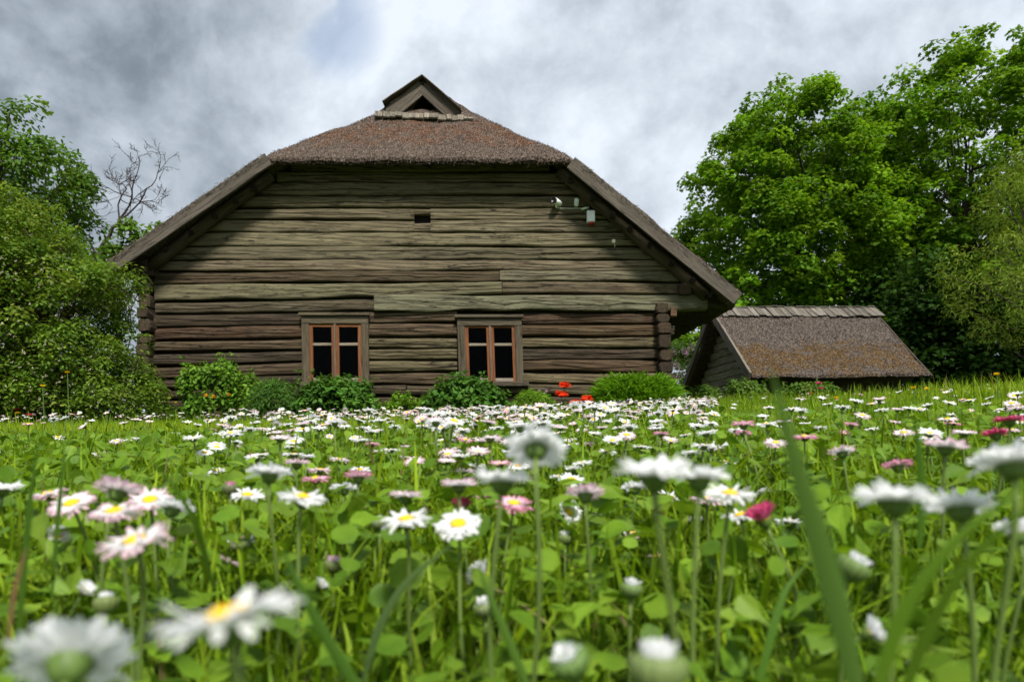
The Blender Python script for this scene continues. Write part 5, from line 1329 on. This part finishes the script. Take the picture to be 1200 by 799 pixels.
# ================================================================== SKY, SUN, CAMERA
SUN_EL, SUN_AZ = rad(54), rad(14)     # behind the camera, a little to the right
w = bpy.data.worlds.new('World'); scene.world = w; w.use_nodes = True
nt = w.node_tree; ns = nt.nodes; ls = nt.links; ns.clear()
out = ns.new('ShaderNodeOutputWorld'); bg = ns.new('ShaderNodeBackground'); bg.inputs[1].default_value = .1; ls.new(bg.outputs[0], out.inputs[0])
sky = ns.new('ShaderNodeTexSky'); sky.sky_type = 'NISHITA'; sky.sun_disc = False; sky.sun_elevation = SUN_EL; sky.sun_rotation = math.pi - SUN_AZ
tc = ns.new('ShaderNodeTexCoord'); D = tc.outputs['Generated']
sx = ns.new('ShaderNodeSeparateXYZ'); ls.new(D, sx.inputs[0])
zc = math_(ns, ls, 'MAXIMUM', sx.outputs[2], .0); den = math_(ns, ls, 'ADD', zc, .50)
cv = ns.new('ShaderNodeCombineXYZ'); ls.new(math_(ns, ls, 'MULTIPLY', sx.outputs[0], 1.5), cv.inputs[0]); ls.new(math_(ns, ls, 'MULTIPLY', sx.outputs[1], 1.5), cv.inputs[1]); ls.new(math_(ns, ls, 'ADD', math_(ns, ls, 'MULTIPLY', sx.outputs[2], 1.9), 3.7), cv.inputs[2])
C_ = cv.outputs[0]
warp = ns.new('ShaderNodeTexNoise'); warp.inputs['Scale'].default_value = 1.6; warp.inputs['Detail'].default_value = 3; ls.new(C_, warp.inputs['Vector'])
va = ns.new('ShaderNodeVectorMath'); va.operation = 'MULTIPLY_ADD'; ls.new(warp.outputs['Color'], va.inputs[0]); va.inputs[1].default_value = (.22, .22, .22); ls.new(C_, va.inputs[2])
big = noise(ns, ls, va.outputs[0], 1.5, 4, .5); mid = noise(ns, ls, va.outputs[0], 3.6, 7, .52); sm = noise(ns, ls, va.outputs[0], 13, 6, .6)
def lobe(px, py, r0, r1):
    d = np.array([(px - HX) / F, 1, (HY - py) / F]); d /= np.linalg.norm(d)
    v = ns.new('ShaderNodeVectorMath'); v.operation = 'DOT_PRODUCT'; ls.new(D, v.inputs[0]); v.inputs[1].default_value = d
    return ramp(ns, ls, v.outputs['Value'], math.cos(r1), math.cos(r0))
val = math_(ns, ls, 'ADD', math_(ns, ls, 'MULTIPLY', big, .44), math_(ns, ls, 'ADD', math_(ns, ls, 'MULTIPLY', mid, .46), math_(ns, ls, 'MULTIPLY', sm, .2)))
val = math_(ns, ls, 'SUBTRACT', val, math_(ns, ls, 'MULTIPLY', lobe(120, 130, .02, .36), .13))
val = math_(ns, ls, 'SUBTRACT', val, math_(ns, ls, 'MULTIPLY', lobe(1040, 40, .02, .30), .05))
val = math_(ns, ls, 'ADD', val, math_(ns, ls, 'MULTIPLY', lobe(400, 170, .02, .22), .06))
val = math_(ns, ls, 'ADD', val, math_(ns, ls, 'MULTIPLY', lobe(760, 60, .05, .40), .06))
cr = ns.new('ShaderNodeValToRGB'); ls.new(val, cr.inputs[0]); e = cr.color_ramp.elements
e[0].position = .24; e[0].color = (.13, .165, .205, 1); e[1].position = .66; e[1].color = (.80, .87, .96, 1)
for p_, c_ in ((.39, (.235, .28, .33)), (.48, (.40, .46, .525)), (.56, (.58, .645, .725))):
    el = e.new(p_); el.color = (*c_, 1)
cl = mixc(ns, ls, 1.0, cr.outputs[0], (3.75, 3.75, 3.75), 'MULTIPLY')
hole = math_(ns, ls, 'MULTIPLY', lobe(392, 32, .0, .07), ramp(ns, ls, mid, .47, .58))
skyc = mixc(ns, ls, math_(ns, ls, 'MULTIPLY', hole, .5), cl, mixc(ns, ls, 1.0, sky.outputs[0], (.62, .62, .62), 'MULTIPLY'))
ls.new(skyc, bg.inputs[0])
d = Vector((-math.sin(SUN_AZ) * math.cos(SUN_EL), math.cos(SUN_AZ) * math.cos(SUN_EL), -math.sin(SUN_EL)))
sl = bpy.data.lights.new('sun', 'SUN'); sl.energy = 2.4; sl.angle = rad(10); sl.color = (1, .955, .88)
so = bpy.data.objects.new('sun', sl); COL.objects.link(so); so.rotation_euler = d.to_track_quat('-Z', 'Y').to_euler(); so.location = (5, -8, 12)

cam = bpy.data.cameras.new('camera'); cam.lens = 24; cam.sensor_width = 36; cam.sensor_fit = 'HORIZONTAL'; cam.shift_y = (HY - 399.5) / 1200; cam.clip_start = .01; cam.clip_end = 2000
cam.dof.use_dof = True; cam.dof.focus_distance = 1.9; cam.dof.aperture_fstop = 11
co = bpy.data.objects.new('camera', cam); COL.objects.link(co); co.location = (0, 0, CZ); co.rotation_euler = (rad(90), 0, 0); scene.camera = co

for o in list(bpy.data.objects):
    if '_o' in o.keys(): del o['_o']
vs = scene.view_settings; vs.view_transform = 'Standard'; vs.look = 'None'; vs.gamma = 1; vs.use_curve_mapping = False; vs.exposure = 1.55
cy = scene.cycles; cy.max_bounces = 6; cy.diffuse_bounces = 3; cy.transmission_bounces = 4; cy.transparent_max_bounces = 6; cy.sample_clamp_indirect = 6; cy.use_denoising = True
